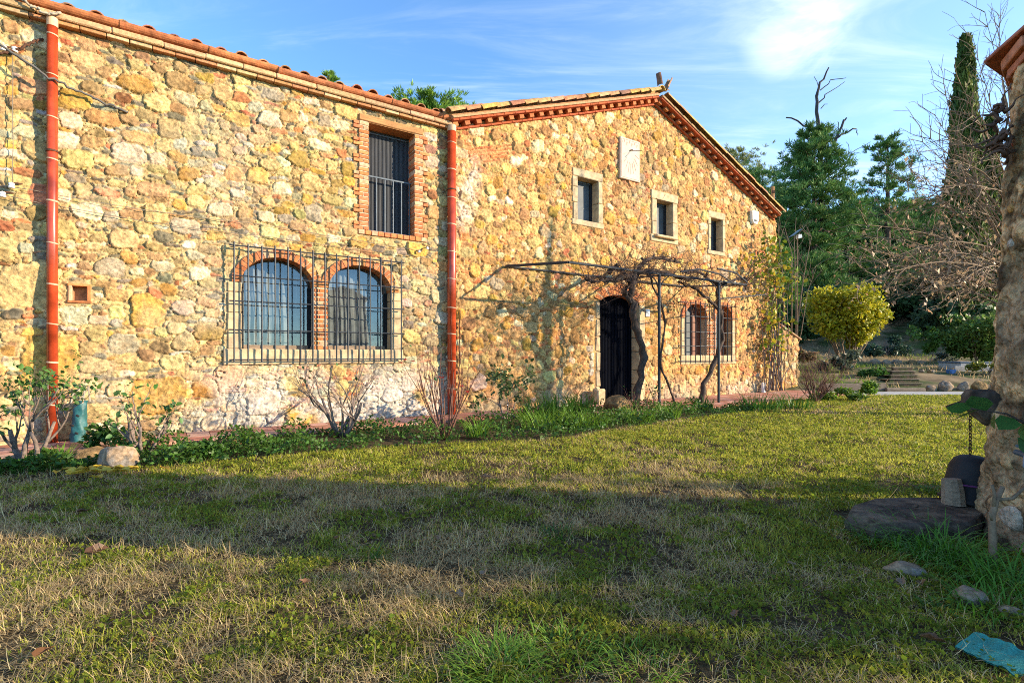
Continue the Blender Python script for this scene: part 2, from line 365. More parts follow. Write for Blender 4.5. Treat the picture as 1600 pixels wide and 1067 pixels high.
    h = h - groove * np.exp(-((edge - .05) / .16) ** 2) * np.clip((f2 * .5 + f1 * .5 - .36) * 5, 0, 1)
    h = np.where(blk, 0, h)
    mc = np.array(mortar)[None, None] * (.72 + .56 * f2[..., None]) * (.60 + .55 * fbm(sh, .05 / r, rg, 3)[..., None] + .35 * f1[..., None])
    fc = np.clip((f1 - .5) * 1.7 + .5, 0, 1); col = scol[oo] * (.55 + .62 * fc[..., None] + .30 * f3[..., None])
    g2 = np.clip((vnoise(sh, .06 / r, rg) - .62) * 4, 0, 1)[..., None] * .35
    col = col * (1 - g2) + np.array((.45, .27, .12)) * g2
    dust = np.clip((f2 - .5) * 2.5, 0, .55)[..., None] * (1 - .6 * np.clip(e * 1.2, 0, 1))[..., None]
    col = col * (1 - dust) + mc * dust
    col = np.where(isst[..., None], col, mc)
    if tint is not None: col = tint(SS, ZZ, f1, f2, f4, col)
    col = col * .88
    V = np.stack([SS, -h, ZZ], -1).reshape(-1, 3)
    idx = np.arange(nx * nz).reshape(nz, nx)
    Q = np.stack([idx[:-1, :-1], idx[:-1, 1:], idx[1:, 1:], idx[1:, :-1]], -1)
    sc_ = (SS[:-1, :-1] + SS[1:, 1:]) / 2; zc = (ZZ[:-1, :-1] + ZZ[1:, 1:]) / 2
    keep = ~opened(sc_, zc)
    if top is not None: keep &= zc < top(sc_)
    Q = Q[keep].reshape(-1, 4); used = np.zeros(nx * nz, bool); used[Q.ravel()] = True; re = np.cumsum(used) - 1
    return np_mesh(name, V[used], re[Q], None, ['rubble'], col.reshape(-1, 3)[used], True, house)

house = thing('stone_farmhouse', 'old two storey rubble stone farmhouse with gable, arched windows and red drainpipes', 'house', W0, WROT)

def rect(px0, py0, px1, py1):                     # left top, left bottom from the left edge; right edge from px1
    s0, zt = hp(px0, py0); _, zb = hp(px0, py1); s1, _ = hp(px1, py0); return s0, s1, zb, zt
def inr(S, Z, q, m=0.): return (S > q[0] - m) & (S < q[1] + m) & (Z > q[2] - m) & (Z < q[3] + m)
def ina(S, Z, q, spring, m=0.):
    c = (q[0] + q[1]) / 2; a = (q[1] - q[0]) / 2 + m; b = q[3] - spring + m
    return ((S > q[0] - m) & (S < q[1] + m) & (Z > q[2] - m) & (Z <= spring)) | ((Z > spring) & (((S - c) / a) ** 2 + ((Z - spring) / b) ** 2 < 1))
UW = rect(575, 192, 647, 360)                      # tall upper window of the wing
zsill = hp(377, 545)[1]; A1 = (hp(377, 0)[0], hp(490, 0)[0], zsill, hp(433, 403)[1]); A2 = (hp(513, 0)[0], hp(611, 0)[0], zsill, hp(560, 416)[1])
A2 = (A2[0], A2[1], A2[2], A1[3]); SPR = A1[3] - .46
DR = (hp(937, 0)[0], hp(998, 0)[0], 0.0, hp(962, 461)[1]); DSPR = DR[3] - .22
GW = [rect(902, 276, 934, 343), rect(1025, 312, 1050, 367), rect(1110, 340, 1128, 391)]
zs2 = hp(1069, 555)[1]; B1 = (hp(1069, 0)[0], hp(1104, 0)[0], zs2, hp(1086, 475)[1]); B2 = (hp(1117, 0)[0], hp(1143, 0)[0], zs2, B1[3]); BSPR = B1[3] - .42
NI = rect(112, 446, 137, 470)
Cg = 6.05
def zcor(s): return 8.02 - np.where(np.asarray(s) < Cg, .352, .392) * np.abs(np.asarray(s) - Cg)      # underside of the gable cornice

def opened_l(S, Z): return inr(S, Z, UW, .02) | ina(S, Z, A1, SPR, .02) | ina(S, Z, A2, SPR, .02) | inr(S, Z, NI, .01) | (inr(S, Z, (A1[1] - .03, A2[0] + .03, zsill, SPR)))
def block_l(S, Z):
    return inr(S, Z, (UW[0] - .2, UW[1] + .2, UW[2] - .12, UW[3] + .14)) | inr(S, Z, (A1[0] - .22, A2[1] + .22, zsill - .24, SPR + .1)) | ina(S, Z, A1, SPR, .19) | ina(S, Z, A2, SPR, .19) | inr(S, Z, NI, .05)
GF = [(.16, .16), (.22, .20), (.14, .16)]
def opened_g(S, Z):
    o = ina(S, Z, DR, DSPR, .02) | ina(S, Z, B1, BSPR, .02) | ina(S, Z, B2, BSPR, .02) | inr(S, Z, (B1[1] - .03, B2[0] + .03, zs2, BSPR))
    for q in GW: o |= inr(S, Z, q, .02)
    return o
def block_g(S, Z):
    o = ina(S, Z, DR, DSPR, .22) | inr(S, Z, (B1[0] - .2, B2[1] + .16, zs2 - .22, BSPR + .35))
    for q, (m, mt) in zip(GW, GF): o |= inr(S, Z, (q[0] - m, q[1] + m, q[2] - m * .9, q[3] + mt * 1.2))
    return o
rgL = np.random.default_rng(11); rgG = np.random.default_rng(23)
CL = [(7, (.12, .21), (.09, .14), .08, ('cream', 'ochre', 'tan', 'pale', 'orange'), (.46, .17, .13, .20, .04), .03),
      (100, (.07, .14), (.045, .085), .12, ('cream', 'ochre', 'tan', 'pale', 'slate', 'brick', 'brown'), (.38, .16, .17, .14, .08, .03, .04), .05),
      (150, (.06, .13), (.018, .034), .10, ('slate', 'cream', 'brick', 'tan', 'grey'), (.42, .22, .07, .16, .13), .06),
      (420, (.03, .06), (.02, .038), .3, ('cream', 'tan', 'slate', 'pale', 'brick', 'ochre'), (.36, .22, .18, .12, .05, .07), .08),
      (420, (.02, .035), (.013, .022), .4, ('tan', 'slate', 'cream', 'brick'), (.3, .25, .33, .12), .12)]
CG = [(10, (.10, .19), (.085, .15), .4, ('cream', 'ochre', 'tan', 'pale', 'orange'), (.36, .16, .24, .16, .08), .03),
      (85, (.055, .115), (.045, .085), .45, ('cream', 'ochre', 'tan', 'pale', 'brown', 'brick', 'orange'), (.29, .13, .24, .12, .10, .05, .07), .05),
      (60, (.07, .12), (.022, .034), .12, ('brick', 'orange', 'tan'), (.45, .25, .30), .06),
      (420, (.028, .06), (.022, .045), .6, ('cream', 'tan', 'brown', 'pale', 'brick', 'ochre'), (.28, .25, .18, .09, .12, .08), .08),
      (420, (.016, .032), (.014, .026), .7, ('tan', 'brown', 'cream', 'brick'), (.34, .27, .24, .15), .12)]
def tintL(S, Z, f1, f2, f4, col):
    k = np.clip((1.25 - Z) * 1.6, 0, 1) * np.clip((S + 5.2) * .8, 0, 1) * np.clip((f4 - .30) * 4 + (f2 - .5) * 4, 0, 1) * .62     # lime splashed over the foot of the wall
    lime = np.array((.56, .53, .49)) * (.7 + .6 * f1[..., None]); col = col * (1 - k[..., None]) + lime * k[..., None]
    g = np.clip((f4 - .58) * 6, 0, 1)[..., None] * .22; return col * (1 - g) + np.array((.45, .40, .32)) * g
def tintG(S, Z, f1, f2, f4, col):
    st = np.exp(-((S - 5.9) / 1.0) ** 2) * np.clip((Z - 3.8) * .8, 0, 1) * np.clip((7.0 - Z) * 1.2, 0, 1) * np.clip((f2 - .36) * 3.5, 0, 1) * .55        # grey lichen stain round the middle window
    col = col * np.array((1.14, 1.07, .98)); col = col * (1 - st[..., None]) + np.array((.20, .17, .13)) * st[..., None]
    p = np.exp(-((S - .30 - (Z - 4.6) * .22) / .22) ** 2) * np.clip((5.6 - Z) * 2, 0, 1) * np.clip((Z - 3.6) * 2, 0, 1) * .7 * np.clip(f1 * 2 - .3, 0, 1)
    col = col * (1 - p[..., None]) + np.array((.62, .56, .48)) * p[..., None]
    fo = np.clip((.75 - Z) * 1.6, 0, 1) * np.clip((f4 - .35) * 4, 0, 1) * .45
    return col * (1 - fo[..., None]) + np.array((.50, .44, .35)) * fo[..., None]
def st_(x, z, a, b, c, ro=0., p=4.): return ((x, z, a, b, ro, p, random.uniform(0, 6), random.uniform(0, 6), .03, .03), c)
exG = []
for row in range(5):
    for k in range(5 - row // 2): exG.append(st_(.35 + k * .24 + row * .05, 5.60 - row * .062 + k * .07, .115, .024, jc(PAL['brick'], .2), .30))
for k in range(5): exG.append(st_(DR[0] - .62 + k * .12, 2.38 + k * .03, .08, .022, jc(PAL['brick'], .2), .1))
for k in range(14): exG.append(st_(DR[0] - random.uniform(.17, .24), .25 + k * .19, random.uniform(.11, .19), .085, jc(PAL[random.choice(['cream', 'tan', 'cream', 'grey'])], .12)))
exL = []
for k in range(26): exL.append(st_(A1[0] - .55 + random.uniform(0, 3.2), random.uniform(.35, 1.05), random.uniform(.08, .13), .028, jc(PAL['brick'], .2), random.gauss(0, .06)))
for x, z, a, b, c in ((-5.05, .62, .34, .26, 'ochre'), (-6.3, 1.1, .30, .40, 'ochre'), (-6.5, 2.2, .30, .30, 'cream'), (-4.1, .85, .20, .22, 'orange'), (-3.6, .45, .24, .20, 'tan'), (-5.2, 1.9, .2, .24, 'ochre'), (-.9, .7, .24, .17, 'tan'), (-.45, .55, .10, .22, 'ochre')): exL.append(st_(x, z, a, b, jc(PAL[c], .08)))
wl = rubble('wall', -7.7, 0.0, -.04, 5.90, .0125, CL, (.43, .305, .145), rgL, opened_l, block_l, extra=exL, tint=tintL, relief=.026, deep=.016, groove=.024)
wl['label'] = 'long side wing wall of pale ochre rubble'
wg = rubble('wall', 0.0, 12.12, -.04, 8.25, .0155, CG, (.42, .265, .12), rgG, opened_g, block_g, top=lambda s: zcor(s) + .12, extra=exG, tint=tintG, relief=.029, deep=.018, gap=.07, cover=2.2, rough=1.3, groove=.020)
wg['label'] = 'gable end wall of rounder orange brown cobbles'
# house body behind the facade so that no light leaks through
m = MB(); bk = .5
m.add([(-7.7, bk, -.1), (12.1, bk, -.1), (12.1, bk, 5.5), (-7.7, bk, 5.8), (-7.7, 9, -.1), (12.1, 9, -.1), (12.1, 9, 5.5), (-7.7, 9, 5.8), (Cg, bk, 7.9), (Cg, 9, 7.9), (0, bk, 5.8), (0, 9, 5.8)],
      [(0, 1, 2, 8, 10, 3), (4, 7, 11, 9, 6, 5)], 0, (.02, .02, .02))
m.add([(-7.7, 0, -.1), (-7.7, 9, -.1), (-7.7, 9, 5.8), (-7.7, 0, 5.8)], [(0, 3, 2, 1)], 0, (.4, .3, .18))
m.add([(12.11, 0, -.1), (12.11, 9, -.1), (12.11, 9, 5.6), (12.11, 0, 5.6)], [(0, 1, 2, 3)], 0, (.42, .3, .17))
m.build('inner_wall', 'rubble', house)

BR = (.47, .17, .065)
def brick_col(): return jc((BR[0], BR[1], BR[2]), .28) if random.random() > .12 else jc((.50, .30, .17), .15)
def outline_arch(q, spring, n=18):
    c = (q[0] + q[1]) / 2; a = (q[1] - q[0]) / 2; b = q[3] - spring
    pts = [(q[0], q[2])] + [(c - a * math.cos(math.pi * k / n), spring + b * math.sin(math.pi * k / n)) for k in range(n + 1)] + [(q[1], q[2])]
    return pts
def recess(mb, pts, d0, d1, mi=0, col=(1, 1, 1)):
    n = len(pts); vs = [(x, d0, z) for x, z in pts] + [(x, d1, z) for x, z in pts]
    mb.add(vs, [(i, (i + 1) % n, n + (i + 1) % n, n + i) for i in range(n)], mi, col)
def poly(mb, pts, y, mi=0, col=(1, 1, 1)): mb.add([(x, y, z) for x, z in pts], [tuple(range(len(pts)))[::-1]], mi, col)
def ring(mb, q, spring, t, y0, y1, a0=0., a1=math.pi, k=26, mi=0, gap=.16):     # arch of bricks on end
    c = (q[0] + q[1]) / 2; a = (q[1] - q[0]) / 2; b = q[3] - spring
    def P(th, e): return (c - (a + e) * math.cos(th), spring + (b + e) * math.sin(th))
    for i in range(k):
        t0 = a0 + (a1 - a0) * (i + gap / 2) / k; t1 = a0 + (a1 - a0) * (i + 1 - gap / 2) / k; e = t * random.uniform(.92, 1.03); yy = y0 - random.uniform(0, .006)
        o = [P(t0, .0), P(t0, e), P(t1, e), P(t1, .0)]
        mb.prism(o, yy, y1, mi, brick_col())
    for i in range(k):
        t0 = a0 + (a1 - a0) * i / k; t1 = a0 + (a1 - a0) * (i + 1) / k
        mb.prism([P(t0, .004), P(t0, t * .97), P(t1, t * .97), P(t1, .004)], y0 + .008, y1 - .003, mi, (.52, .40, .27))
def brick_column(mb, x0, x1, z0, z1, y0, y1, alt=None, h=.062, j=.016, mi=0):
    z = z0; i = 0
    mb.box(((x0 + x1) / 2, (y0 + y1) / 2 + .005, (z0 + z1) / 2), (x1 - x0 - .004, y1 - y0 - .006, z1 - z0), mi=mi, col=(.54, .42, .28))
    while z + h < z1 + .01:
        a, b = x0, x1
        if alt: a, b = x0 - (alt[0] if i % 4 < 2 else 0) - random.uniform(0, .015), x1 + (alt[1] if i % 4 < 2 else 0) + random.uniform(0, .015)
        cut = [a, b] if b - a < .2 else [a, a + (b - a) * (.36 if i % 2 else .64), b]
        for p, q in zip(cut[:-1], cut[1:]):
            mb.bev(((p + q) / 2, (y0 + y1) / 2 - random.uniform(0, .005), z + h / 2), (q - p - (j * .6 if len(cut) > 2 else 0), y1 - y0, h), .005, mi=mi, col=brick_col(), jit=.002)
        z += h + j; i += 1

# --- tall upper window with brick surround
f = MB(); dep = .30
brick_column(f, UW[0] - .17, UW[0], UW[2], UW[3], -.034, .31, alt=(.11, 0)); brick_column(f, UW[1], UW[1] + .17, UW[2], UW[3], -.034, .31, alt=(0, .11))
x = UW[0] - .19
while x < UW[1] + .16: f.bev((x + .06, .1, UW[2] - .045), (.112, .27, .085), .005, col=brick_col(), jit=.002); x += .125
f.bev(((UW[0] + UW[1]) / 2, .12, UW[3] + .065), (UW[1] - UW[0] + .36, .33, .13), .012, mi=1, jit=.006)
f.box(((UW[0] + UW[1]) / 2, .14, UW[3] - .004), (UW[1] - UW[0], .33, .006), mi=1)
wn = f.build('window', ['brick', 'beam'], house); wn['label'] = 'tall upper window in brick surround with dark screen and railing'
p = MB(); cxu = (UW[0] + UW[1]) / 2; wu = UW[1] - UW[0]; hu = UW[3] - UW[2]
p.box((cxu, dep + .01, (UW[2] + UW[3]) / 2), (wu, .02, hu)); nrib = 34
for k in range(nrib): p.box((UW[0] + (k + .5) * wu / nrib, dep - .008, (UW[2] + UW[3]) / 2), (wu / nrib * .5, .016, hu - .1), col=(1, 1, 1))
p.build('pane', 'screen', wn)
g = MB(); zr = UW[2] + hu * .53
g.box((cxu, dep - .03, UW[3] - .07), (wu - .02, .02, .02)); g.box((cxu, .14, zr), (wu - .004, .03, .026)); g.box((cxu, .14, UW[2] + .03), (wu - .004, .03, .022))
for k in range(6): g.box((UW[0] + .04 + (wu - .08) * k / 5, .14, (zr + UW[2]) / 2 + .02), (.018, .018, zr - UW[2] - .02))
for xx in (UW[0] + .008, UW[1] - .012): g.box((xx, dep - .02, (UW[2] + UW[3]) / 2), (.016, .02, hu))
g.build('railing', 'iron_pale', wn)

# --- paired arched windows
def pair(q1, q2, spring, dep, jamb, label, inner, nb, ext, gx0, gx1, gz0, gz1, hz, shut=False):
    f = MB(); pier0, pier1 = q1[1], q2[0]
    for q in (q1, q2): ring(f, q, spring, .145, -.036, dep, k=24)
    brick_column(f, pier0, pier1, q1[2], spring + .02, -.03, dep)
    fr = -.030; z = q1[2]
    while z < spring - .05:                                     # jamb blocks
        hh = min(random.uniform(.28, .40), spring - z); 
        f.bev((q1[0] - jamb / 2, (dep + fr) / 2, z + hh / 2), (jamb, dep - fr, hh - .008), .012, mi=1, jit=.004)
        f.bev((q2[1] + jamb / 2, (dep + fr) / 2, z + hh / 2), (jamb, dep - fr, hh - .008), .012, mi=1, jit=.004); z += hh
    xs = [q1[0] - jamb - .06, q1[0] + .35 * (q2[1] - q1[0]), q2[1] - .25 * (q2[1] - q1[0]), q2[1] + jamb + .04]
    for a, b in zip(xs[:-1], xs[1:]): f.bev(((a + b) / 2, (dep + fr) / 2 - .008, q1[2] - .13), (b - a - .008, dep - fr + .016, .26), .014, mi=1, jit=.005)
    wn = f.build('window', ['brick', 'dressed'], house); wn['label'] = label
    for q in (q1, q2):
        pb = MB(); poly(pb, outline_arch(q, spring), dep - .03); pb.build('pane', 'glass' if not shut else 'pane_grey', wn)
        if not shut:
            nx_, nz_ = 90, 12; Vc = []; x0_, x1_ = q[0] - .06, q[1] + .06; ph_ = random.uniform(0, 6)
            for j in range(nz_):
                for i in range(nx_):
                    xx = x0_ + (x1_ - x0_) * i / (nx_ - 1); zz = q[2] - .02 + (q[3] + .03 - q[2]) * j / (nz_ - 1); Vc.append((xx, dep + .05 + .016 * math.sin(xx * 62 + ph_ + 1.2 * math.sin(xx * 17) + .25 * j) + .008 * math.sin(xx * 131 + j * .6) + .02 * math.sin(j * .8 + xx * 5), zz))
            cb = MB(); cb.add(Vc, [(j * nx_ + i, j * nx_ + i + 1, (j + 1) * nx_ + i + 1, (j + 1) * nx_ + i) for j in range(nz_ - 1) for i in range(nx_ - 1)]); cb.build('curtain', 'curtain', wn, smooth=True)
        sb = MB(); x1 = q[1] - .02; w_ = (q[1] - q[0])
        if not shut:
            sb.box((q[0] + .025, dep - .045, (q[2] + spring) / 2), (.05, .03, spring - q[2])); sb.box((q[1] - .03, dep - .045, (q[2] + spring) / 2), (.06, .03, spring - q[2]))
            sb.box(((q[0] + q[1]) / 2, dep - .047, q[2] + .035), (w_ - .11, .03, .07), mi=1)
            sb.build('sash', ['dark', 'grey_wood'], wn)
        else:
            sb.box((q[1] - w_ * .20, dep - .055, (q[2] + spring + .3) / 2), (w_ * .40, .03, spring + .3 - q[2])); sb.box((q[0] + .03, dep - .05, (q[2] + spring) / 2), (.05, .03, spring - q[2]))
            sb.build('shutter', 'shutter', wn)
    gb = MB(); y = -.14
    for k in range(nb):
        xx = gx0 + (gx1 - gx0) * k / (nb - 1); gb.tube([(xx, y, gz0 - .02), (xx + random.uniform(-.004, .004), y, (gz0 + gz1) / 2), (xx, y, gz1 + random.uniform(.03, .07))], .0135, 5)
    for zz in hz: gb.tube([(gx0 - ext, y + .01, zz), (gx1 + ext, y + .01, zz)], .012, 5)
    for zz in (hz[0], hz[-1]):
        for xx in (gx0, gx1): gb.tube([(xx, y, zz), (xx, .02, zz)], .009, 5)
    gb.build('grille', 'iron', wn)
    return wn
OG = .14
g0 = hp(366, 380, OG); g1 = hp(627, 380, OG); gzt = hp(366, 383, OG)[1]; gzb = hp(366, 564, OG)[1]
pair(A1, A2, SPR, .27, .20, 'wide pair of brick arched windows behind a long iron grille', None, 15, .07, g0[0], g1[0], gzb, gzt, [gzb + .02, gzb + (gzt - gzb) * .27, gzb + (gzt - gzb) * .52, gzb + (gzt - gzb) * .74, gzt])
h0 = hp(1064, 470, OG); h1 = hp(1150, 470, OG); hzt = hp(1064, 470, OG)[1]; hzb = hp(1064, 565, OG)[1]
pair(B1, B2, BSPR, .27, .15, 'smaller pair of arched windows with red shutters behind a grille by the vine', None, 13, .09, h0[0], h1[0], hzb, hzt, [hzb + .02, hzb + (hzt - hzb) * .26, hzb + (hzt - hzb) * .50, hzb + (hzt - hzb) * .76, hzt - .03], True)

# --- small dressed windows of the gable
for i, (q, (mg, mt)) in enumerate(zip(GW, GF)):
    f = MB(); dep = .24; fr = -.03 if i != 1 else -.036; cx, w_ = (q[0] + q[1]) / 2, q[1] - q[0]; z = q[2]
    f.bev((cx, (dep + fr) / 2, q[3] + mt / 2 + .02), (w_ + 2 * mg, dep - fr, mt + .04), .014, jit=.005)
    f.bev((cx, (dep + fr) / 2, q[2] - mg * .42), (w_ + 2 * mg + (.06 if i == 0 else .02), dep - fr, mg * .84), .014, jit=.005)
    for sx in (-1, 1):
        z = q[2]
        while z < q[3] - .02:
            hh = min(random.uniform(.34, .55), q[3] - z); hh = q[3] - z if q[3] - z - hh < .15 else hh
            xi = q[0] if sx < 0 else q[1]; ww = mg * random.uniform(.85, 1.1)
            f.bev((xi + sx * ww / 2, (dep + fr) / 2, z + hh / 2), (ww, dep - fr, hh - .007), .012, jit=.004); z += hh
    if i == 1:                                                   # moulded ogee lintel and a projecting sill
        f.bev((cx, -.075, q[2] - .04), (w_ + .22, .12, .075), .02, jit=.006)
        pr = [(q[0] - .04, q[3] + .01)] + [(q[0] - .04 + (w_ + .08) * k / 12, q[3] + .035 + .16 * max(0, 1 - abs(k - 6) / 2.4) ** 1.8) for k in range(13)] + [(q[1] + .04, q[3] + .01)]
        f.prism(pr, -.052, .02)
    wn = f.build('window', 'dressed', house)
    wn['label'] = ['small square headed window left of the sundial', 'small window with ogee lintel and projecting sill below the sundial', 'smallest upper window nearest the right eave'][i]
    pb = MB(); pb.box((cx, dep, (q[2] + q[3]) / 2), (w_, .01, q[3] - q[2])); pb.build('pane', 'pane_grey', wn)
    sb = MB(); sb.box((q[1] - .04, dep - .02, (q[2] + q[3]) / 2), (.08, .03, q[3] - q[2])); sb.box((q[0] + .012, dep - .02, (q[2] + q[3]) / 2), (.024, .03, q[3] - q[2])); sb.box((cx - .02, dep - .018, q[3] - .03), (w_ - .12, .03, .03), mi=1); sb.build('sash', ['dark', 'iron_pale'], wn)

# --- doorway
f = MB(); dep = .34; z = 0
c = (DR[0] + DR[1]) / 2
ring(f, DR, DSPR, .24, -.036, dep, a0=R(14), a1=R(166), k=24)
while z < DSPR - .05:
    hh = min(random.uniform(.34, .52), DSPR + .05 - z)
    f.bev((DR[1] + .11, (dep - .03) / 2, z + hh / 2), (.22, dep + .03, hh - .008), .016, mi=1, jit=.006)
    f.bev((DR[0] - .07, (dep - .03) / 2, z + hh / 2), (.14, dep + .03, hh - .008), .02, mi=1, jit=.014); z += hh
f.bev((c, .12, .02), (DR[1] - DR[0], .5, .05), .01, mi=1)
dw = f.build('doorway', ['brick', 'dressed'], house)
d = MB(); poly(d, outline_arch(DR, DSPR), dep - .06)
for k in range(26):
    xx = DR[0] + .03 + (DR[1] - DR[0] - .06) * k / 25; d.tube([(xx, dep - .085, .05), (xx, dep - .085, DSPR + .1)], .014, 5)
d.build('door', 'doorcurtain', dw)
# niche with terracotta vent
f = MB(); nx_, nz_ = (NI[0] + NI[1]) / 2, (NI[2] + NI[3]) / 2
for dx, dz, sx, sz in ((0, NI[3] - nz_ + .012, NI[1] - NI[0] + .09, .035), (0, NI[2] - nz_ - .012, NI[1] - NI[0] + .09, .035), (NI[0] - nx_ - .015, 0, .04, NI[3] - NI[2]), (NI[1] - nx_ + .015, 0, .04, NI[3] - NI[2])): f.bev((nx_ + dx, .05, nz_ + dz), (sx, .15, sz), .005, col=brick_col())
f.box((nx_, .13, nz_), (NI[1] - NI[0], .01, NI[3] - NI[2]), col=(.35, .17, .08))
f.build('vent', 'brick', house)

# --- eaves of the wing
TC = [(.40, .19, .09), (.36, .15, .07), (.42, .24, .12), (.30, .15, .09), (.46, .27, .10)]
def tile(mb, p, ax, up, L, r0, r1, col, th=.016, n=9):      # barrel tile, axis ax, open side down
    ax = Vector(ax).normalized(); up = Vector(up); up = (up - ax * up.dot(ax)).normalized(); sd = ax.cross(up); vs = []
    for (q, rr) in ((0, r0), (L, r1)):
        for t in (0, th):
            for k in range(n): a = math.pi * k / (n - 1); vs.append(Vector(p) + ax * q + sd * math.cos(a) * (rr - t) + up * math.sin(a) * (rr - t))
    fs = []
    for k in range(n - 1): fs += [(k, k + 1, 2 * n + k + 1, 2 * n + k), (n + k + 1, n + k, 3 * n + k, 3 * n + k + 1), (k + 1, k, n + k, n + k + 1), (2 * n + k, 2 * n + k + 1, 3 * n + k + 1, 3 * n + k)]
    mb.add(vs, fs, 0, col)
m = MB(); x = -7.65
while x < -.02:
    L = min(random.uniform(.26, .30), -.01 - x); m.bev((x + L / 2, .02, 5.885), (L - .008, .27, .055), .006, col=jc((.42, .20, .09) if random.random() < .75 else (.5, .33, .18), .2), jit=.003); x += L
x = -7.65
while x < -.02:
    L = min(random.uniform(.5, .9), -.01 - x); m.bev((x + L / 2, .0, 5.955), (L, .32, .085), .014, col=jc((.46, .285, .15), .18), jit=.006); x += L
m.build('cornice', 'brick', house)['label'] = 'brick and lime eaves course of the wing'
m = MB(); x = -7.68; k = 0
while x < -.05:
    L = min(random.uniform(.9, 1.15), -.03 - x); sag = random.uniform(-.012, .008); pr = []
    for (xx, rr) in ((x, .098), (x + .05, .098), (x + .05, .088), (x + L, .088)): pr.append((xx, rr))
    vs = []; n = 10
    for xx, rr in pr:
        for t in (0, .014):
            for q in range(n): a = math.pi + math.pi * q / (n - 1); vs.append((xx, -.115 + math.cos(a) * (rr - t), 6.095 + sag + math.sin(a) * (rr - t)))
    fs = []
    for i in range(3):
        b0, b1 = i * 2 * n, (i + 1) * 2 * n
        for q in range(n - 1): fs += [(b0 + q, b1 + q, b1 + q + 1, b0 + q + 1), (b0 + n + q, b0 + n + q + 1, b1 + n + q + 1, b1 + n + q)]
        for q in (0, n - 1): fs.append((b0 + q, b0 + n + q, b1 + n + q, b1 + q))
    m.add(vs, fs, 0, jc((.44, .15, .06), .12)); x += L
m.build('gutter', 'terracotta', house)
m = MB(); pit = math.tan(R(16)); ax = Vector((0, 1, pit)).normalized()
m.add([(-7.7, -.03, 6.0), (.1, -.03, 6.0), (.1, 5, 6.0 + 5.03 * pit), (-7.7, 5, 6.0 + 5.03 * pit), (-7.7, -.03, 5.98), (.1, -.03, 5.98), (.1, 5, 5.98 + 5.03 * pit), (-7.7, 5, 5.98 + 5.03 * pit)], [(0, 1, 2, 3), (7, 6, 5, 4), (0, 4, 5, 1), (1, 5, 6, 2), (2, 6, 7, 3), (3, 7, 4, 0)], 0, (.3, .15, .08))
x = -7.6
while x < .05:
    for rw in range(4): tile(m, Vector((x + random.uniform(-.015, .015), -.10 + rw * .40, 6.085 + random.uniform(-.022, .026))) + Vector((0, 0, rw * .4 * pit)), ax, (0, 0, 1), .46, .105, .09, jc(random.choice(TC[:4]), .3))
    x += random.uniform(.28, .34)
for k in range(3): tile(m, (-.30 + k * .14, .05 + k * .1, 6.2 + .05 * k), (1, .25, .18), (0, 0, 1), .42, .10, .085, jc(TC[3], .2))
m.build('roof', 'terracotta', house)['label'] = 'barrel tiled roof of the side wing'

# --- gable cornice, roof, verge tiles
RD = (.36, .085, .035)
co = MB(); vg = MB()
for side in (-1, 1):
    k_ = .352 if side < 0 else .392; ang = math.atan(k_); L = (Cg + .10) / math.cos(ang) if side < 0 else (12.12 - Cg - .22) / math.cos(ang)
    ex = Vector((side * math.cos(ang), 0, -math.sin(ang))); ez = Vector((side * math.sin(ang), 0, math.cos(ang)))
    ap = Vector((Cg, 0, 8.02)); rot = Matrix((ex * side, (0, 1, 0), ez)).transposed()
    def put(mb, u, dd, zz, size, col, b=.004, jit=.002): mb.bev(ap + ex * u + Vector((0, dd, 0)) + ez * zz, size, b, rot=rot, col=col, jit=jit)
    u = 0.0
    while u < L - .05:
        l = min(.29, L - u); put(co, u + l / 2, .07, .022, (l - .006, .30, .044), jc(RD, .15)); put(co, u + l / 2, -.02, .152, (l - .006, .46, .044), jc(RD, .15)); u += .29
    u = .06
    while u < L - .05:
        put(co, u, .02, .087, (.125, .38, .086), jc((.44, .15, .06), .2)); u += .29
    put(co, L / 2, .12, .087, (L, .20, .084), (.22, .06, .03), jit=0)
    put(co, L / 2, -.02, .200, (L, .52, .05), (.40, .245, .13), jit=0)
    # roof slab and tiles
    a0 = ap + ez * .228 + Vector((0, -.24, 0)); b0 = ap + ex * L + ez * .228 + Vector((0, -.24, 0)); th = ez * .03; D = Vector((0, 9.0, 0))
    vg.add([a0, b0, b0 + D, a0 + D, a0 + th, b0 + th, b0 + D + th, a0 + D + th], [(0, 1, 2, 3), (7, 6, 5, 4), (0, 4, 5, 1), (1, 5, 6, 2), (3, 2, 6, 7)], 0, (.34, .17, .08))
    for col_ in range(6):
        u = L + .06
        while u > .35:
            tile(vg, ap + ex * u + Vector((random.uniform(-.006, .006), -.235 + col_ * .27 + random.uniform(-.012, .012), 0)) + ez * (.262 + random.uniform(-.006, .008)), -ex + ez * .09, ez, .46, .135, .105, jc(random.choice(TC + [(.50, .27, .07)] * 3), .22))
            u -= .385
# ridge tiles and the pair of upturned finial tiles
for k in range(5): tile(vg, (Cg, -.32 + k * .4, 8.335), (0, 1, .03), (0, 0, 1), .46, .115, .10, jc((.46, .29, .08), .2))
tile(vg, (Cg - .04, -.28, 8.46), (-.25, .0, 1), (-1, 0, .2), .30, .085, .075, (.16, .08, .05)); tile(vg, (Cg + .14, -.30, 8.46), (.62, .0, 1), (1, 0, -.4), .33, .085, .075, (.32, .19, .11)); tile(vg, (Cg + .22, -.22, 8.40), (1, .2, .35), (0, 0, 1), .16, .06, .05, (.16, .10, .06))
co.build('cornice', 'brick', house)['label'] = 'red painted dentil cornice following the gable'
vg.build('roof', 'terracotta', house)['label'] = 'orange barrel tiled gable roof'

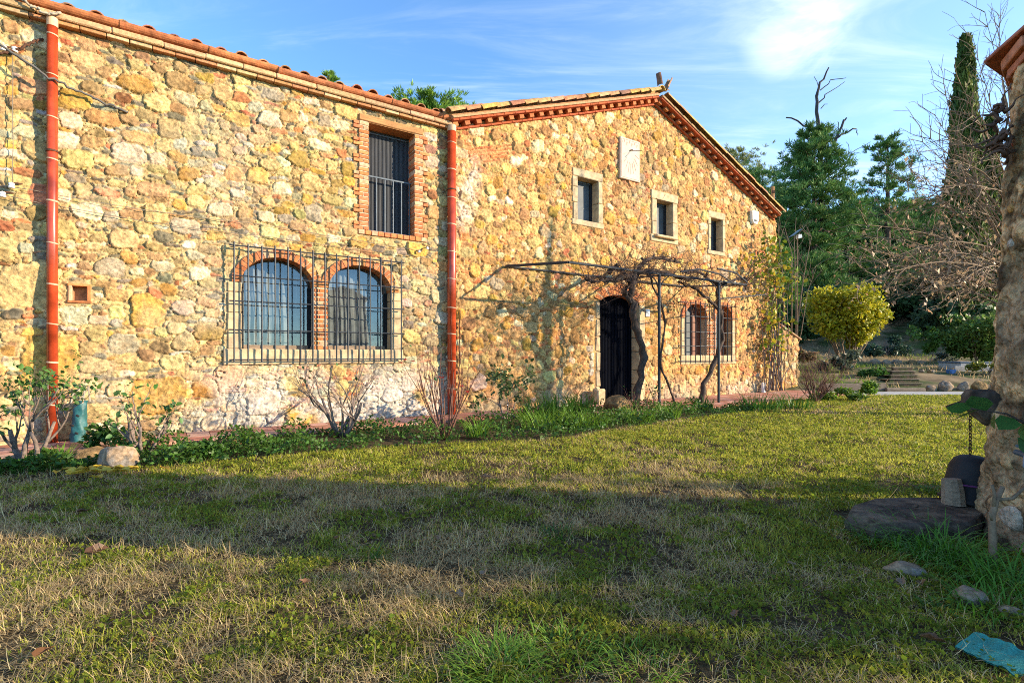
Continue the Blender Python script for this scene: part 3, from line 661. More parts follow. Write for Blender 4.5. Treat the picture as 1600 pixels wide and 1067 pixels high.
# --- drainpipes
def pipe(px, px2, zt, zb, label, bracket):
    s = hp((px + px2) / 2, 300, .12)[0]; r = abs(hp(px2, 300, .12)[0] - hp(px, 300, .12)[0]) / 2
    m = MB(); m.tube([(s, -.13, zb), (s, -.13, zt)], r, 20); po = m.build('drainpipe', 'tile_red', house, smooth=True); po['label'] = label
    z = zb + .52
    while z < zt - .1: j = MB(); j.tube([(s, -.13, z), (s + .002, -.13, z + random.uniform(.012, .022))], r + .004, 20); j.build('joint', 'joint', po); z += random.uniform(.53, .59)
    j = MB(); j.tube([(s, -.13, zt - .02), (s, -.13, zt + .10)], r + .002, 20); j.build('collar', 'joint', po)
    b = MB(); b.tube([(s, -.13, bracket), (s, -.13, bracket + .025)], r + .010, 20); b.box((s, -.03, bracket + .012), (.02, .14, .02)); b.build('bracket', 'rust', po)
    return s
s1_ = pipe(73, 91, 5.80, .03, 'red glazed drainpipe near the left end of the wing', 4.05)
s2_ = pipe(699.5, 711.5, 5.82, .03, 'red glazed drainpipe in the corner where wing meets gable', 4.6)

# --- low buttress at the right end
bt = MB(); p0 = hp(1214, 505)[1]; p1 = hp(1247, 530)[1]; sb1 = hp(1247, 560)[0]
def btop(s): return p0 + (p1 - p0) * (np.asarray(s) - 12.1) / (sb1 - 12.1)
def no(S, Z): return np.zeros(S.shape, bool)
bw = rubble('buttress', 12.1, sb1, -.04, p0 + .05, .0155, CG, (.46, .31, .17), np.random.default_rng(5), no, no, top=lambda s: btop(s), relief=.04, deep=.04, gap=.1)
cp = MB(); n = 7
for k in range(n):
    t0, t1 = k / n, (k + 1) / n; sa, sb_ = 12.1 + (sb1 + .1 - 12.1) * t0, 12.1 + (sb1 + .1 - 12.1) * t1
    cp.bev(((sa + sb_) / 2, .3, float(btop((sa + sb_) / 2)) + .03), (sb_ - sa + .03, .75, .045), .008, rot=Matrix.Rotation(math.atan2(p0 - p1, sb1 - 12.1), 3, 'Y'), col=jc((.36, .20, .11), .2), jit=.006)
cp.box((sb1 - .02, .35, .8), (.03, .6, 1.7), col=(.4, .28, .16))
cp.build('coping', 'terracotta', bw)

# ------------------------------------------------------------------ ground, road, path
gx = np.concatenate([np.linspace(-300, -20, 12), np.linspace(-16, 45, 123), np.linspace(50, 400, 20)]); gy = np.concatenate([np.linspace(-60, -2, 8), np.linspace(-1, 60, 184), np.linspace(64, 600, 40)])
GX, GY = np.meshgrid(gx, gy); nz_ = fbm(GX.shape, 14, np.random.default_rng(3), 4); nq = fbm(GX.shape, 5, np.random.default_rng(4), 3)
GZ = np.interp(GY, TY, TZ); far = np.clip((GY - 21) / 14, 0, 1); GZ = GZ + far * (nz_ - .5) * 2.2 + (nq - .5) * .03 * np.clip((GY - 1) / 3, .3, 1) - .02
GZ = GZ + np.clip((GX - 14) / 30, 0, 1) * np.clip((GY - 22) / 20, 0, 1) * 2.5
idx = np.arange(GX.size).reshape(GX.shape); Q = np.stack([idx[:-1, :-1], idx[:-1, 1:], idx[1:, 1:], idx[1:, :-1]], -1).reshape(-1, 4)
MT['lawnsoil'] = mat('lawn_soil', (.055, .040, .020), rough=.97, var=.75, scale=45, bump=1., bscale=90, col2=(.085, .062, .032), spec=.1)
MT['hillsoil'] = mat('hill_soil', (.21, .15, .085), rough=.97, var=.5, scale=1.2, bump=1., bscale=9, col2=(.05, .065, .02), spec=.1)
g = np_mesh('ground', np.stack([GX, GY, GZ], -1).reshape(-1, 3), Q, None, ['lawnsoil', 'hillsoil'], None, True, None, mi=(GY[:-1, :-1].ravel() > 17).astype(int)); g['kind'] = 'structure'
m = MB(); ys = [15.7, 17.15]; xs = np.linspace(4, 60, 30)
m.add([(x, y + .05 * math.sin(x), .012) for y in ys for x in xs], [(i, i + 1, 31 + i, 30 + i) for i in range(29)]); m.build('road', 'concrete')['kind'] = 'structure'
m = MB(); ts = .30
for i in range(int(20.8 / ts)):
    s = -7.7 + i * ts; wdt = float(np.interp(s, [-7.7, -5, 0, 1.5, 2.6, 12, 14], [1.5, .85, .75, .8, 1.95, 2.1, 2.1]))
    for k in range(int(wdt / ts + .5)):
        if s > 12.2 and False: continue
        v = HM @ Vector((s + ts / 2, -.02 - (k + .5) * ts, .008 + random.uniform(-.002, .002)))
        m.bev(v, (ts - .008, ts - .008, .05), .004, rot=Matrix.Rotation(WROT, 3, 'Z'), col=jc(random.choice([(.36, .15, .10), (.40, .19, .13), (.33, .13, .08), (.42, .24, .18)]), .15))
m.build('path', 'pathtile')['kind'] = 'structure'

# ------------------------------------------------------------------ foliage generators
def unit(n, rg):
    v = rg.normal(size=(n, 3)); return v / np.linalg.norm(v, axis=1)[:, None]
def leaf_arrays(P, size, rg, col, cj=.25, up=0.2, asp=.55, dirs=None, fold=.18):
    P = np.asarray(P, float); n = len(P); d = unit(n, rg) if dirs is None else np.asarray(dirs, float); d = d + np.array([0, 0, up]); d /= np.linalg.norm(d, axis=1)[:, None]
    s = np.cross(d, unit(n, rg)); s /= np.linalg.norm(s, axis=1)[:, None] + 1e-9; u = np.cross(s, d); L = (np.ones(n) * size * rg.uniform(.6, 1.35, n))[:, None]
    V = np.stack([P, P + d * L * .5 + s * L * asp * .5 + u * L * fold, P + d * L, P + d * L * .5 - s * L * asp * .5 + u * L * fold], 1).reshape(-1, 3)
    c = np.asarray(col, float); c = c if c.ndim == 2 else np.tile(c, (n, 1)); c = np.clip(c * rg.uniform(1 - cj, 1 + cj, (n, 1)) * (1 + rg.normal(0, .05, (n, 3))), .003, .9)
    return V, np.arange(4 * n).reshape(-1, 4), np.repeat(c, 4, 0)
def leaf_fine(P, size, rg, col, cj=.25, up=0.2, asp=.6, dirs=None, fold=.14):
    P = np.asarray(P, float); n = len(P); d = unit(n, rg) if dirs is None else np.asarray(dirs, float); d = d + np.array([0, 0, up]); d /= np.linalg.norm(d, axis=1)[:, None]
    s = np.cross(d, unit(n, rg) * .8 + np.array([0, 0, .9])); s /= np.linalg.norm(s, axis=1)[:, None] + 1e-9; u = np.cross(s, d); L = (np.ones(n) * size * rg.uniform(.55, 1.3, n))[:, None]; W = L * asp * .5; dr = rg.uniform(.0, .22, (n, 1)); fo = fold * rg.uniform(.3, 1.6, (n, 1))
    pt = lambda a, b, c: P + d * L * a + s * W * b + u * L * c
    V = np.stack([pt(0, 0, 0), pt(.32, 0, 0), pt(.70, 0, -dr * .5), pt(1, 0, -dr), pt(.28, .92, fo), pt(.66, .86, fo * .8 - dr * .5), pt(.28, -.92, fo), pt(.66, -.86, fo * .8 - dr * .5)], 1).reshape(-1, 3)
    b = np.arange(n)[:, None] * 8; Q = np.stack([b + np.array(f) for f in ((0, 6, 1, 4), (1, 6, 7, 2), (1, 2, 5, 4), (2, 7, 3, 5))], 1).reshape(-1, 4)
    c = np.asarray(col, float); c = c if c.ndim == 2 else np.tile(c, (n, 1)); c = np.clip(c * rg.uniform(1 - cj, 1 + cj, (n, 1)) * (1 + rg.normal(0, .05, (n, 3))), .003, .9)
    return V, Q, np.repeat(c, 8, 0)
def blades(P, h, w, rg, col, lean=.5, curl=.6, seg=3, az=None, cj=.25):
    P = np.asarray(P, float); n = len(P); az = rg.uniform(0, 2 * np.pi, n) if az is None else az; h = np.ones(n) * h; w = np.ones(n) * w; ln = np.ones(n) * lean; cu = np.ones(n) * curl
    D = np.stack([np.cos(az), np.sin(az), 0 * az], 1); S = np.stack([-np.sin(az), np.cos(az), 0 * az], 1)
    V = np.zeros((n, seg + 1, 2, 3)); p = P.copy(); th = ln * rg.uniform(.4, 1.5, n); st = h / seg
    for k in range(seg + 1):
        ww = w * (1 - .82 * (k / seg) ** 1.5) * .5
        V[:, k, 0] = p - S * ww[:, None]; V[:, k, 1] = p + S * ww[:, None]
        p = p + (D * np.sin(th)[:, None] + np.array([0, 0, 1.]) * np.cos(th)[:, None]) * st[:, None]; th = th + cu * rg.uniform(.2, 1.5, n)
        p[:, 2] = np.maximum(p[:, 2], P[:, 2] + .004)
    b = np.arange(n)[:, None] * (2 * (seg + 1)); Q = np.stack([np.stack([b[:, 0] + 2 * k, b[:, 0] + 2 * k + 1, b[:, 0] + 2 * k + 3, b[:, 0] + 2 * k + 2], 1) for k in range(seg)], 1).reshape(-1, 4)
    c = np.asarray(col, float); c = c if c.ndim == 2 else np.tile(c, (n, 1)); c = np.clip(c * rg.uniform(1 - cj, 1 + cj, (n, 1)), .003, .9)
    return V.reshape(-1, 3), Q, np.repeat(c, 2 * (seg + 1), 0)
def join(parts):
    o = 0; V = []; Q = []; K = []
    for v, q, c in parts: V.append(v); Q.append(q + o); K.append(c); o += len(v)
    return np.concatenate(V), np.concatenate(Q), np.concatenate(K)
def leafobj(name, parts, m='leaf', parent=None):
    V, Q, K = join(parts); return np_mesh(name, V, Q, None, [m], K, False, parent)
def grow(mb, p, d, L, r, lev, tips, wob=.3, up=.05, kids=(2, 3), shrink=.68, mi=0, n=5, ang=.6, segs=4):
    pts = [Vector(p)]; d = Vector(d).normalized(); rad = [r]
    for k in range(segs):
        d = (d + Vector([random.gauss(0, wob * .4) for _ in range(3)]) + Vector((0, 0, up))).normalized(); pts.append(pts[-1] + d * L / segs); rad.append(r * (1 - .45 * (k + 1) / segs))
    mb.tube(pts, rad, n if lev > 0 else 3, mi, cap=True)
    if lev == 0: tips.append((pts[-1], d)); tips.append((pts[-2], d)); return
    for k in range(random.randint(*kids)):
        a = Vector([random.gauss(0, 1) for _ in range(3)]); a = (a - d * a.dot(d)).normalized(); i = random.choice([segs, segs, segs - 1, segs - 2])
        grow(mb, pts[i], (d + a * random.uniform(.5, 1.2) * ang), L * shrink * random.uniform(.7, 1.2), rad[i] * .72, lev - 1, tips, wob, up, kids, shrink, mi, max(3, n - 1), ang, segs)
def rock(name, label, cat, px, py, wpx, asp=(1, .8, .7), m='rock', seed=1, sink=.25, group=None, rz=0., rough=.35, world=None):
    base = gp(px, py) if world is None else Vector(world); wd = wpx * base.y / FOC / 2
    bm = bmesh.new(); bmesh.ops.create_icosphere(bm, subdivisions=4, radius=1); off = Vector((seed * 7.3, seed * 3.1, seed * 5.7))
    pl = [(Vector([random.gauss(0, 1) for _ in range(3)]).normalized(), random.uniform(.62, .9)) for _ in range(9)]
    for v in bm.verts:
        c = v.co.copy()
        for nrm, dd in pl:
            q = c.dot(nrm)
            if q > dd: c -= nrm * (q - dd) * .85
        c *= 1 + rough * .35 * mnoise.noise(c * 1.6 + off) + .05 * mnoise.noise(c * 6 + off) + .02 * mnoise.noise(c * 15 + off)
        v.co = Vector((c.x * asp[0] * wd, c.y * asp[1] * wd, (c.z + 1 - 2 * sink) * asp[2] * wd))
    me = bpy.data.meshes.new(name); bm.to_mesh(me); bm.free(); me.polygons.foreach_set('use_smooth', [True] * len(me.polygons)); me.materials.append(MT[m])
    o = bpy.data.objects.new(name, me); C.objects.link(o); o.location = base + (Vector((0, wd * asp[1], 0)) if world is None else Vector()); o.rotation_euler = (0, 0, rz); return tag(o, label, cat, group)

# ------------------------------------------------------------------ lawn grass (nobody could count it)
rgS = np.random.default_rng(31)
PN = rgS.random((60, 60)); PN2 = rgS.random((240, 240))
def pn(x, y, G, cell):
    u = (x + 30) / cell % (len(G) - 1); v = (y + 10) / cell % (len(G) - 1); i = u.astype(int); j = v.astype(int); a = u - i; b = v - j; a = a * a * (3 - 2 * a); b = b * b * (3 - 2 * b)
    return (G[j, i] * (1 - a) + G[j, i + 1] * a) * (1 - b) + (G[j + 1, i] * (1 - a) + G[j + 1, i + 1] * a) * b
BEDU = [gp(*q) for q in ((-60, 735), (0, 728), (250, 700), (450, 682), (660, 662), (860, 645), (945, 637), (1060, 643), (1180, 634))]
BEDL = [gp(*q) for q in ((-60, 752), (0, 745), (250, 732), (450, 712), (660, 697), (860, 688), (945, 675), (1060, 657), (1180, 643))]
def bed_y(x, B): return np.interp(x, [p.x for p in B], [p.y for p in B])
def scatter(y0, y1, dens, xl=-1.06, xr=1.06):
    A = (xr - xl) * (y1 * y1 - y0 * y0) / 2; n = int(A * dens); y = np.sqrt(rgS.uniform(y0 * y0, y1 * y1, n)); x = y * rgS.uniform(xl, xr, n)
    k = ~((x < 5.2) & (y > bed_y(x, BEDL) + .05)) & ((x - 4.20) ** 2 + (y - 3.09) ** 2 > .95) & ~((x > 2.5) & (x < 3.5) & (y > 3.65) & (y < 4.1)) & ~((x > 1.95) & (y < 2.2) & (y > 1.95) & (x < 2.9))
    k &= (y < 15.7); loc = HMI @ Vector((0, 0, 0)); sx = (x - W0.x) * math.cos(WROT) + (y - W0.y) * math.sin(WROT); oy = (x - W0.x) * math.sin(WROT) - (y - W0.y) * math.cos(WROT)
    k &= oy > 2.0
    return np.stack([x, y, np.zeros(len(x))], 1)[k]
def dryness(P):
    d = .34 * pn(P[:, 0], P[:, 1], PN, 1.1) + .36 * pn(P[:, 0], P[:, 1], PN2, .33) + .30 * pn(P[:, 0] + 3, P[:, 1] + 5, PN2, .11)
    d = d + np.clip((4.0 - P[:, 1]) / 5, -.04, .08) * np.clip((1.4 - P[:, 0]) / 2.5, 0, 1) - .12 * np.clip((P[:, 0] - 1.6) / 2, 0, 1) + .16 * np.exp(-((P[:, 1] - 5.0 - .1 * P[:, 0]) / .8) ** 2) * np.clip((2.8 - P[:, 0]) / 1.5, 0, 1)
    return d
parts = []
STRAW = np.array([.68, .53, .27]); STRAW2 = np.array([.42, .28, .13]); GRN = np.array([.19, .25, .024]); GRN2 = np.array([.54, .51, .07])
for (y0, y1, dens, seg, hs, ws) in ((1.7, 3.2, 8000, 4, 1., 1.), (3.2, 5.2, 5200, 3, 1., 1.25), (5.2, 9., 2700, 3, 1., 1.8), (9., 15.8, 1000, 2, 1.1, 3.0)):
    P = scatter(y0, y1, dens); d = dryness(P) + rgS.normal(0, .13, len(P)); dry = d > .595
    bare = pn(P[:, 0] + 7, P[:, 1] + 2, PN2, .19) * .6 + pn(P[:, 0] + 1, P[:, 1] + 9, PN2, .6) * .4; kk = rgS.random(len(P)) < np.clip((bare - .30) * 6, .22, 1); P = P[kk]; dry = dry[kk]; n = len(P); clump = pn(P[:, 0], P[:, 1], PN2, .13)
    A = P[dry]; m_ = len(A); k = rgS.random((m_, 1)); parts.append(blades(A, rgS.uniform(.03, .105, m_) * hs * (.35 + 1.2 * clump[dry]), .0036 * ws, rgS, STRAW * k + STRAW2 * (1 - k), lean=.8, curl=.62, seg=seg, cj=.4))
    B = P[~dry]; m_ = len(B); k = np.clip(rgS.random((m_, 1)) - (.25 if y0 > 5 else 0), 0, 1); parts.append(blades(B, rgS.uniform(.02, .055, m_) * hs * (.5 + clump[~dry]), .0042 * ws, rgS, GRN * k + GRN2 * (1 - k), lean=.55, curl=.5, seg=max(2, seg - 1), cj=.4))
for (y0, y1, dens, sz) in ((1.7, 3.2, 2600, .019), (3.2, 6., 1500, .024), (6., 15.7, 420, .032)):       # clover and small broad weeds
    P = scatter(y0, y1, dens); k = (dryness(P) < .53) & (pn(P[:, 0], P[:, 1], PN2, .2) > .35); P = P[k]; P[:, 2] = rgS.uniform(.008, .035, len(P)); n = len(P)
    dd = unit(n, rgS); dd[:, 2] = np.abs(dd[:, 2]) * .35
    parts.append(leaf_arrays(P, sz, rgS, np.array([.15, .20, .022]) * (1 - rgS.random((n, 1)) * .4) + np.array([.08, .07, .0]) * rgS.random((n, 1)), up=.1, asp=.95, dirs=dd, fold=.08, cj=.3))
for (y0, y1, dens, w_) in ((1.7, 3.2, 900, .0026), (3.2, 5.6, 450, .0038), (5.6, 9, 120, .006)):          # long straw lying flat
    P = scatter(y0, y1, dens); P = P[dryness(P) + rgS.normal(0, .1, len(P)) > .53]; n = len(P); P[:, 2] = rgS.uniform(.005, .04, n); k = rgS.random((n, 1))
    parts.append(blades(P, rgS.uniform(.05, .14, n), w_, rgS, STRAW * 1.1 * k + STRAW2 * (1 - k), lean=1.6, curl=rgS.normal(.0, .25, n), seg=4, cj=.35))
V, Q, K = join(parts); lg = np_mesh('lawn_grass', V, Q, None, ['grass'], K); lg['kind'] = 'stuff'

# ground cover of the flower bed
parts = []
n = 26000; t = rgS.uniform(0, 1, n); i = rgS.uniform(0, len(BEDU) - 1.001, n); j = i.astype(int); fr = i - j
U = np.array([(p.x, p.y) for p in BEDU]); Lw = np.array([(p.x, p.y) for p in BEDL]); XY = (U[j] * (1 - fr[:, None]) + U[j + 1] * fr[:, None]) * (1 - t[:, None]) + (Lw[j] * (1 - fr[:, None]) + Lw[j + 1] * fr[:, None]) * t[:, None]
cl_ = pn(XY[:, 0], XY[:, 1], PN2, .33); k = rgS.random(n) < np.clip((cl_ - .30) * 3, .05, 1); XY = XY[k]; cl_ = cl_[k]; n = len(XY)
Z = rgS.uniform(0, 1, n) ** .7 * np.clip((cl_ - .25) * .42, .03, .30); dd = unit(n, rgS); dd[:, 2] = np.abs(dd[:, 2]) * .5
parts.append(leaf_arrays(np.column_stack([XY, Z]), .055, rgS, np.array([.05, .12, .018]) * (.7 + .6 * rgS.random((n, 1))) + np.array([.05, .05, 0]) * np.clip(cl_[:, None] - .5, 0, 1), up=.1, asp=.6, dirs=dd))
P = np.column_stack([XY, np.zeros(n)])[:5000]; parts.append(blades(P, rgS.uniform(.06, .16, len(P)), .007, rgS, np.array([.08, .16, .02]), lean=.4, curl=.4, seg=3))
V, Q, K = join(parts); gc = np_mesh('ground_cover', V, Q, None, ['leaf'], K); gc['kind'] = 'stuff'
# rough herbage on the terraces behind the road
P = np.column_stack([rgS.uniform(6, 36, 26000), rgS.uniform(17.6, 42, 26000) , np.zeros(26000)]); P = P[~((P[:, 0] > 13.5) & (P[:, 0] < 17) & (P[:, 1] < 22.5))]
P = P[P[:, 0] / P[:, 1] < 1.05]; P[:, 2] = np.interp(P[:, 1], TY, TZ) - .03; n = len(P); gq = pn(P[:, 0], P[:, 1], PN, 2.0)[:, None]; kk = np.clip((gq - .42) * 5, 0, 1)
V, Q, K = blades(P, rgS.uniform(.08, .28, n), .03, rgS, np.array([.36, .26, .14]) * (1 - kk) + np.array([.15, .22, .035]) * kk, lean=.5, curl=.4, seg=2)
o = np_mesh('terrace_herbage', V, Q, None, ['grass'], K); o['kind'] = 'stuff'

# strappy clumps
def clump(name, label, cat, p, n, L, wd, col, spread=.12, lean=.45, curl=.35, group=None, seed=1):
    rg = np.random.default_rng(seed); a = rg.uniform(0, 6.28, n); r = spread * np.sqrt(rg.random(n)); P = np.stack([r * np.cos(a), r * np.sin(a), 0 * a], 1); k = rg.random((n, 1))
    V, Q, K = blades(P, L * rg.uniform(.55, 1.15, n), wd * rg.uniform(.7, 1.2, n), rg, np.array(col) * (1 - k * .5) + np.array(col) * np.array([1.5, 1.25, 1.]) * k * .5, lean=lean, curl=curl, seg=5, az=a + rg.normal(0, .7, n))
    o = np_mesh(name, V, Q, None, ['leaf'], K); o.location = p; return tag(o, label, cat, group)
DG = (.045, .13, .018); LG = (.13, .25, .025)
G1 = 'strap leaved clumps in the flower bed'
for k, (px, py, n, L, sp, c, lab) in enumerate([
  (835, 652, 90, .34, .28, DG, 'dark green strap leaved clump beside the small round topped rose'), (872, 650, 110, .40, .30, DG, 'tallest dark strap leaved clump left of the door'),
  (908, 646, 90, .36, .26, DG, 'strap leaved clump in front of the white stone block'), (850, 668, 110, .26, .35, LG, 'low bright grassy clump at the lawn edge in front of the dark strap leaves'),
  (915, 666, 110, .24, .35, LG, 'low grassy clump left of the round boulder by the door'), (1000, 658, 90, .22, .25, LG, 'grassy clump right of the round boulder with an orange flower'),
  (1045, 652, 70, .22, .2, LG, 'grassy clump at the foot of the thin twisted vine'), (1100, 640, 60, .24, .18, DG, 'dark grassy clump at the foot of the leaning vine trunk'),
  (1190, 640, 90, .30, .35, DG, 'dark grassy clump under the creeper corner of the house'), (1240, 638, 90, .30, .4, DG, 'dark grassy clump in front of the low stone buttress'),
  (92, 722, 40, .17, .08, LG, 'small light green spiky rosette left of the boulders'), (745, 682, 60, .22, .14, LG, 'small grassy clump below the red flowered canes')]):
    clump('strappy_plant', lab, 'plant', gp(px, py), int(n * 1.3), L * 1.6, .018, c, sp * 1.15, lean=.30, curl=.22, group=G1, seed=60 + k)
G2 = 'long grass tufts round the well'
for k, (px, py, n, L, sp, lab) in enumerate([(1395, 850, 150, .26, .20, 'long green grass tuft in front of the stone slab, left one'), (1455, 865, 220, .34, .22, 'largest long green grass tuft between slab and grey rock'), (1500, 890, 160, .28, .22, 'long grass tuft at the foot of the grey stick'),
   (1590, 925, 190, .30, .20, 'long grass tuft at the right edge below the well'), (1560, 960, 120, .22, .18, 'flat grass tuft beside the pale pointed rock')]):
    clump('grass_tuft', lab, 'grass tuft', gp(px, py), n, L, .008, (.075, .20, .018), sp, lean=.5, curl=.45, group=G2, seed=90 + k)
G3 = 'bright grass tufts in the foreground lawn'
for k, (px, py, n, L, sp, lab) in enumerate([(780, 1050, 330, .15, .17, 'broad bright grass tuft at the bottom centre of the lawn'), (880, 1020, 180, .11, .16, 'smaller bright grass tuft right of the broad bottom tuft'), (870, 838, 90, .12, .12, 'dark green weed tuft in the shaded middle of the lawn'),
   (583, 878, 26, .16, .03, 'single upright green tuft in the shaded lawn'), (1450, 770, 60, .13, .08, 'small green tuft beyond the stone slab'), (1465, 955, 50, .10, .06, 'small green tuft between the two grey rocks'), (115, 775, 70, .09, .09, 'low green weed near the left shaded lawn'), (1000, 1045, 120, .10, .14, 'low bright tuft at the bottom edge right of centre')]):
    clump('grass_tuft', lab, 'grass tuft', gp(px, py), n, L, .007, LG if k in (0, 1, 7) else (.06, .15, .018), sp, lean=.55, curl=.4, group=G3, seed=120 + k)

# ------------------------------------------------------------------ rocks
rock('boulder', 'grey faceted boulder at the bed edge, the front and largest of three', 'boulder', 168, 737, 60, (1, .8, .80), 'rock', 3, .12)
rock('boulder', 'mossy brown boulder left of the grey faceted one', 'boulder', 128, 728, 60, (1, .8, .6), 'rock_warm', 5, .25)
rock('boulder', 'tan boulder behind the grey faceted one at the rose foot', 'boulder', 205, 712, 52, (1, .7, .75), 'rock_warm', 8, .25)
rock('boulder', 'rounded tan boulder in front of the door', 'boulder', 968, 646, 46, (1, .8, .75), 'rock_warm', 12, .2, rough=.2)
rock('boulder', 'dark low rock at the far left edge of the bed', 'boulder', 12, 730, 40, (1, .8, .6), 'rock', 15, .3)
rock('boulder', 'small tan rock on the path edge below the arched windows', 'boulder', 352, 702, 36, (1, .8, .6), 'rock_warm', 18, .25)
rock('boulder', 'grey rock lying in the grass in front of the slab', 'rock', 1430, 905, 62, (1, .65, .42), 'rock', 21, .25)
rock('boulder', 'pale pointed rock in the grass above the teal netting', 'rock', 1532, 950, 54, (1, .7, .62), 'rock', 27, .25)
rock('boulder', 'small rock at the right edge below the well', 'rock', 1592, 968, 40, (1, .7, .5), 'rock', 29, .3)
p = HM @ Vector((DR[0] - .22, -.22, 0))
m = MB(); m.bev((0, 0, .19), (.30, .2, .44), .03, jit=.015); o = m.build('stone_block', 'dressed', smooth=False); o.location = p; o.rotation_euler = (0, 0, WROT); tag(o, 'pale squared stone block standing left of the door', 'stone block')
p = HM @ Vector((hp(1185, 600)[0], -.16, 0)); m = MB(); m.bev((0, 0, .17), (.16, .1, .36), .025, jit=.01); o = m.build('marker_stone', 'porcelain'); o.location = p; o.rotation_euler = (0, 0, WROT); tag(o, 'small white marker stone at the wall foot below the grilled window', 'stone')
# ------------------------------------------------------------------ fallen leaves
def fallen(name, label, cat, p, size, col, rz, tilt, group, seed):
    rg = np.random.default_rng(seed); m = MB(); n = 10; v = [(0, 0, .004)]
    for k in range(n):
        a = 2 * math.pi * k / n; r = size * (.5 + .12 * rg.normal()) * (1 if k % 5 else 1.25); v.append((r * math.cos(a), r * .6 * math.sin(a), .006 + abs(math.sin(a)) * size * .22 * rg.uniform(.4, 1.4)))
    nv = len(v); v2 = [(x, y, z - .0015) for x, y, z in v]
    m.add(v + v2, [(0, 1 + k, 1 + (k + 1) % n) for k in range(n)] + [(nv, nv + 1 + (k + 1) % n, nv + 1 + k) for k in range(n)] + [(1 + k, nv + 1 + k, nv + 1 + (k + 1) % n, 1 + (k + 1) % n) for k in range(n)], 0, col)
    o = m.build(name, 'leaf'); o.location = p; o.rotation_euler = (tilt, 0, rz); return tag(o, label, cat, group)
for k, (px, py) in enumerate([(88, 747), (105, 743), (125, 748), (117, 746), (138, 742), (147, 744), (162, 740), (170, 742), (178, 745), (150, 738), (140, 740), (188, 741), (205, 741), (130, 742), (158, 745), (258, 740), (150, 755), (196, 745)]):
    fallen('fallen_leaf', 'yellow fallen leaf on the soil below the grey faceted boulder', 'leaf', gp(px, py) + Vector((0, 0, .055)), random.uniform(.09, .15), jc((.62, .42, .05), .15), random.uniform(0, 6), random.uniform(-.2, .2), 'yellow leaves below the boulder', 200 + k)
BRN = [(.20, .09, .035), (.26, .14, .07), (.30, .22, .15), (.13, .06, .03)]
for k, (px, py, sz, c, lab) in enumerate([(150, 868, .16, 3, 'curled dark brown leaf on the shaded lawn at the left'), (130, 805, .12, 3, 'dark brown leaf beside a green weed at the left'), (70, 1030, .09, 0, 'orange brown leaf near the bottom left corner'), (238, 1012, .05, 0, 'small rust red leaf in the bottom left straw'),
   (475, 920, .10, 1, 'pale brown crumpled leaf in the sunlit straw left of centre'), (685, 848, .08, 2, 'grey curled leaf in the shaded middle of the lawn'), (757, 904, .08, 2, 'small grey leaf at the shade edge in the middle'), (715, 938, .10, 2, 'pale torn leaf just left of centre near the sunlit grass'),
   (760, 750, .14, 1, 'pale orange leaf on the lawn below the bed'), (828, 812, .12, 1, 'tan leaf in the shaded straw right of centre'), (1150, 970, .09, 1, 'tan leaf on the sunlit grass at the lower right'), (1238, 890, .07, 2, 'grey leaf in the shade at the right of the lawn'), (1410, 918, .10, 2, 'grey leaf beside the rock under the well'), (1440, 920, .10, 1, 'orange brown leaf beside the rock under the well'),
   (1330, 820, .15, 0, 'rust brown leaf at the left end of the slab'), (1455, 1010, .11, 0, 'brown leaf left of the teal netting'), (905, 872, .10, 3, 'dark leaf below the dark green weed tuft'), (527, 848, .08, 0, 'small brown leaf in the shaded lawn left of centre'), (1040, 775, .1, 0, 'brown leaf at the far shade edge')]):
    fallen('fallen_leaf', lab, 'leaf', gp(px, py) + Vector((0, 0, .03)), sz * .7, jc(BRN[c], .1), random.uniform(0, 6), random.uniform(-.5, .5), 'dry leaves scattered on the lawn', 300 + k)

# ------------------------------------------------------------------ roses and other shrubs of the bed
def rose(label, px, py, n, h, spread, lev, r0, bark, nleaf, lsize, seed, lcol=(.045, .11, .03), flowers=(), group='rose bushes along the house', up=.12, kids=(2, 3), name='rose_bush', topleaf=True, cat='rose bush', wob=.35, ang=.6):
    random.seed(seed); rg = np.random.default_rng(seed); t = thing(name, label, cat, gp(px, py), 0, group); m = MB(); tips = []
    for k in range(n):
        a = 6.283 * k / n + random.uniform(-.4, .4); d = Vector((math.cos(a) * spread, math.sin(a) * spread * .7, 1)); grow(m, (math.cos(a) * .03, math.sin(a) * .03, -.03), d, h * random.uniform(.36, .5), r0 * random.uniform(.75, 1.1), lev, tips, wob, up, kids, .70, 0, 6, ang)
    m.build('trunk', bark, t, smooth=True)
    if nleaf and tips:
        tp = [random.choice(tips) for _ in range(nleaf)]; P = np.array([tuple(p + Vector([random.gauss(0, lsize * .7) for _ in range(3)])) for p, d in tp])
        leafobj('foliage', [leaf_fine(P, lsize, rg, lcol, up=-.1, asp=.62)], 'leaf', t)
    for fx, fy in flowers:
        b = at(fx, fy, gp(px, py).y); fm = MB(); 
        for k in range(8):
            a = k * .785 + random.random(); d = Vector((math.cos(a), math.sin(a), random.uniform(-.3, .6))).normalized(); s = d.cross(Vector((0, 0, 1))).normalized() * .02; q = b
            fm.add([q, q + d * .03 + s, q + d * .055, q + d * .03 - s], [(0, 1, 2, 3)])
        fm.build('flower', 'petal', t, world=True)
    return t
rose('thick stemmed pale barked rose with green leaves against the left drainpipe', 45, 728, 4, 1.25, .55, 3, .035, 'bark_rose', 420, .06, 41, lcol=(.08, .16, .035))
rose('rose with red brown stems and few large leaves behind the grey boulder', 225, 712, 6, 1.05, .55, 2, .024, 'bark_rose', 90, .08, 42, lcol=(.06, .14, .035))
rose('wide gnarled grey rose under the arched windows', 535, 680, 8, 1.55, .95, 3, .034, 'bark_rose', 16, .06, 43, kids=(2, 3))
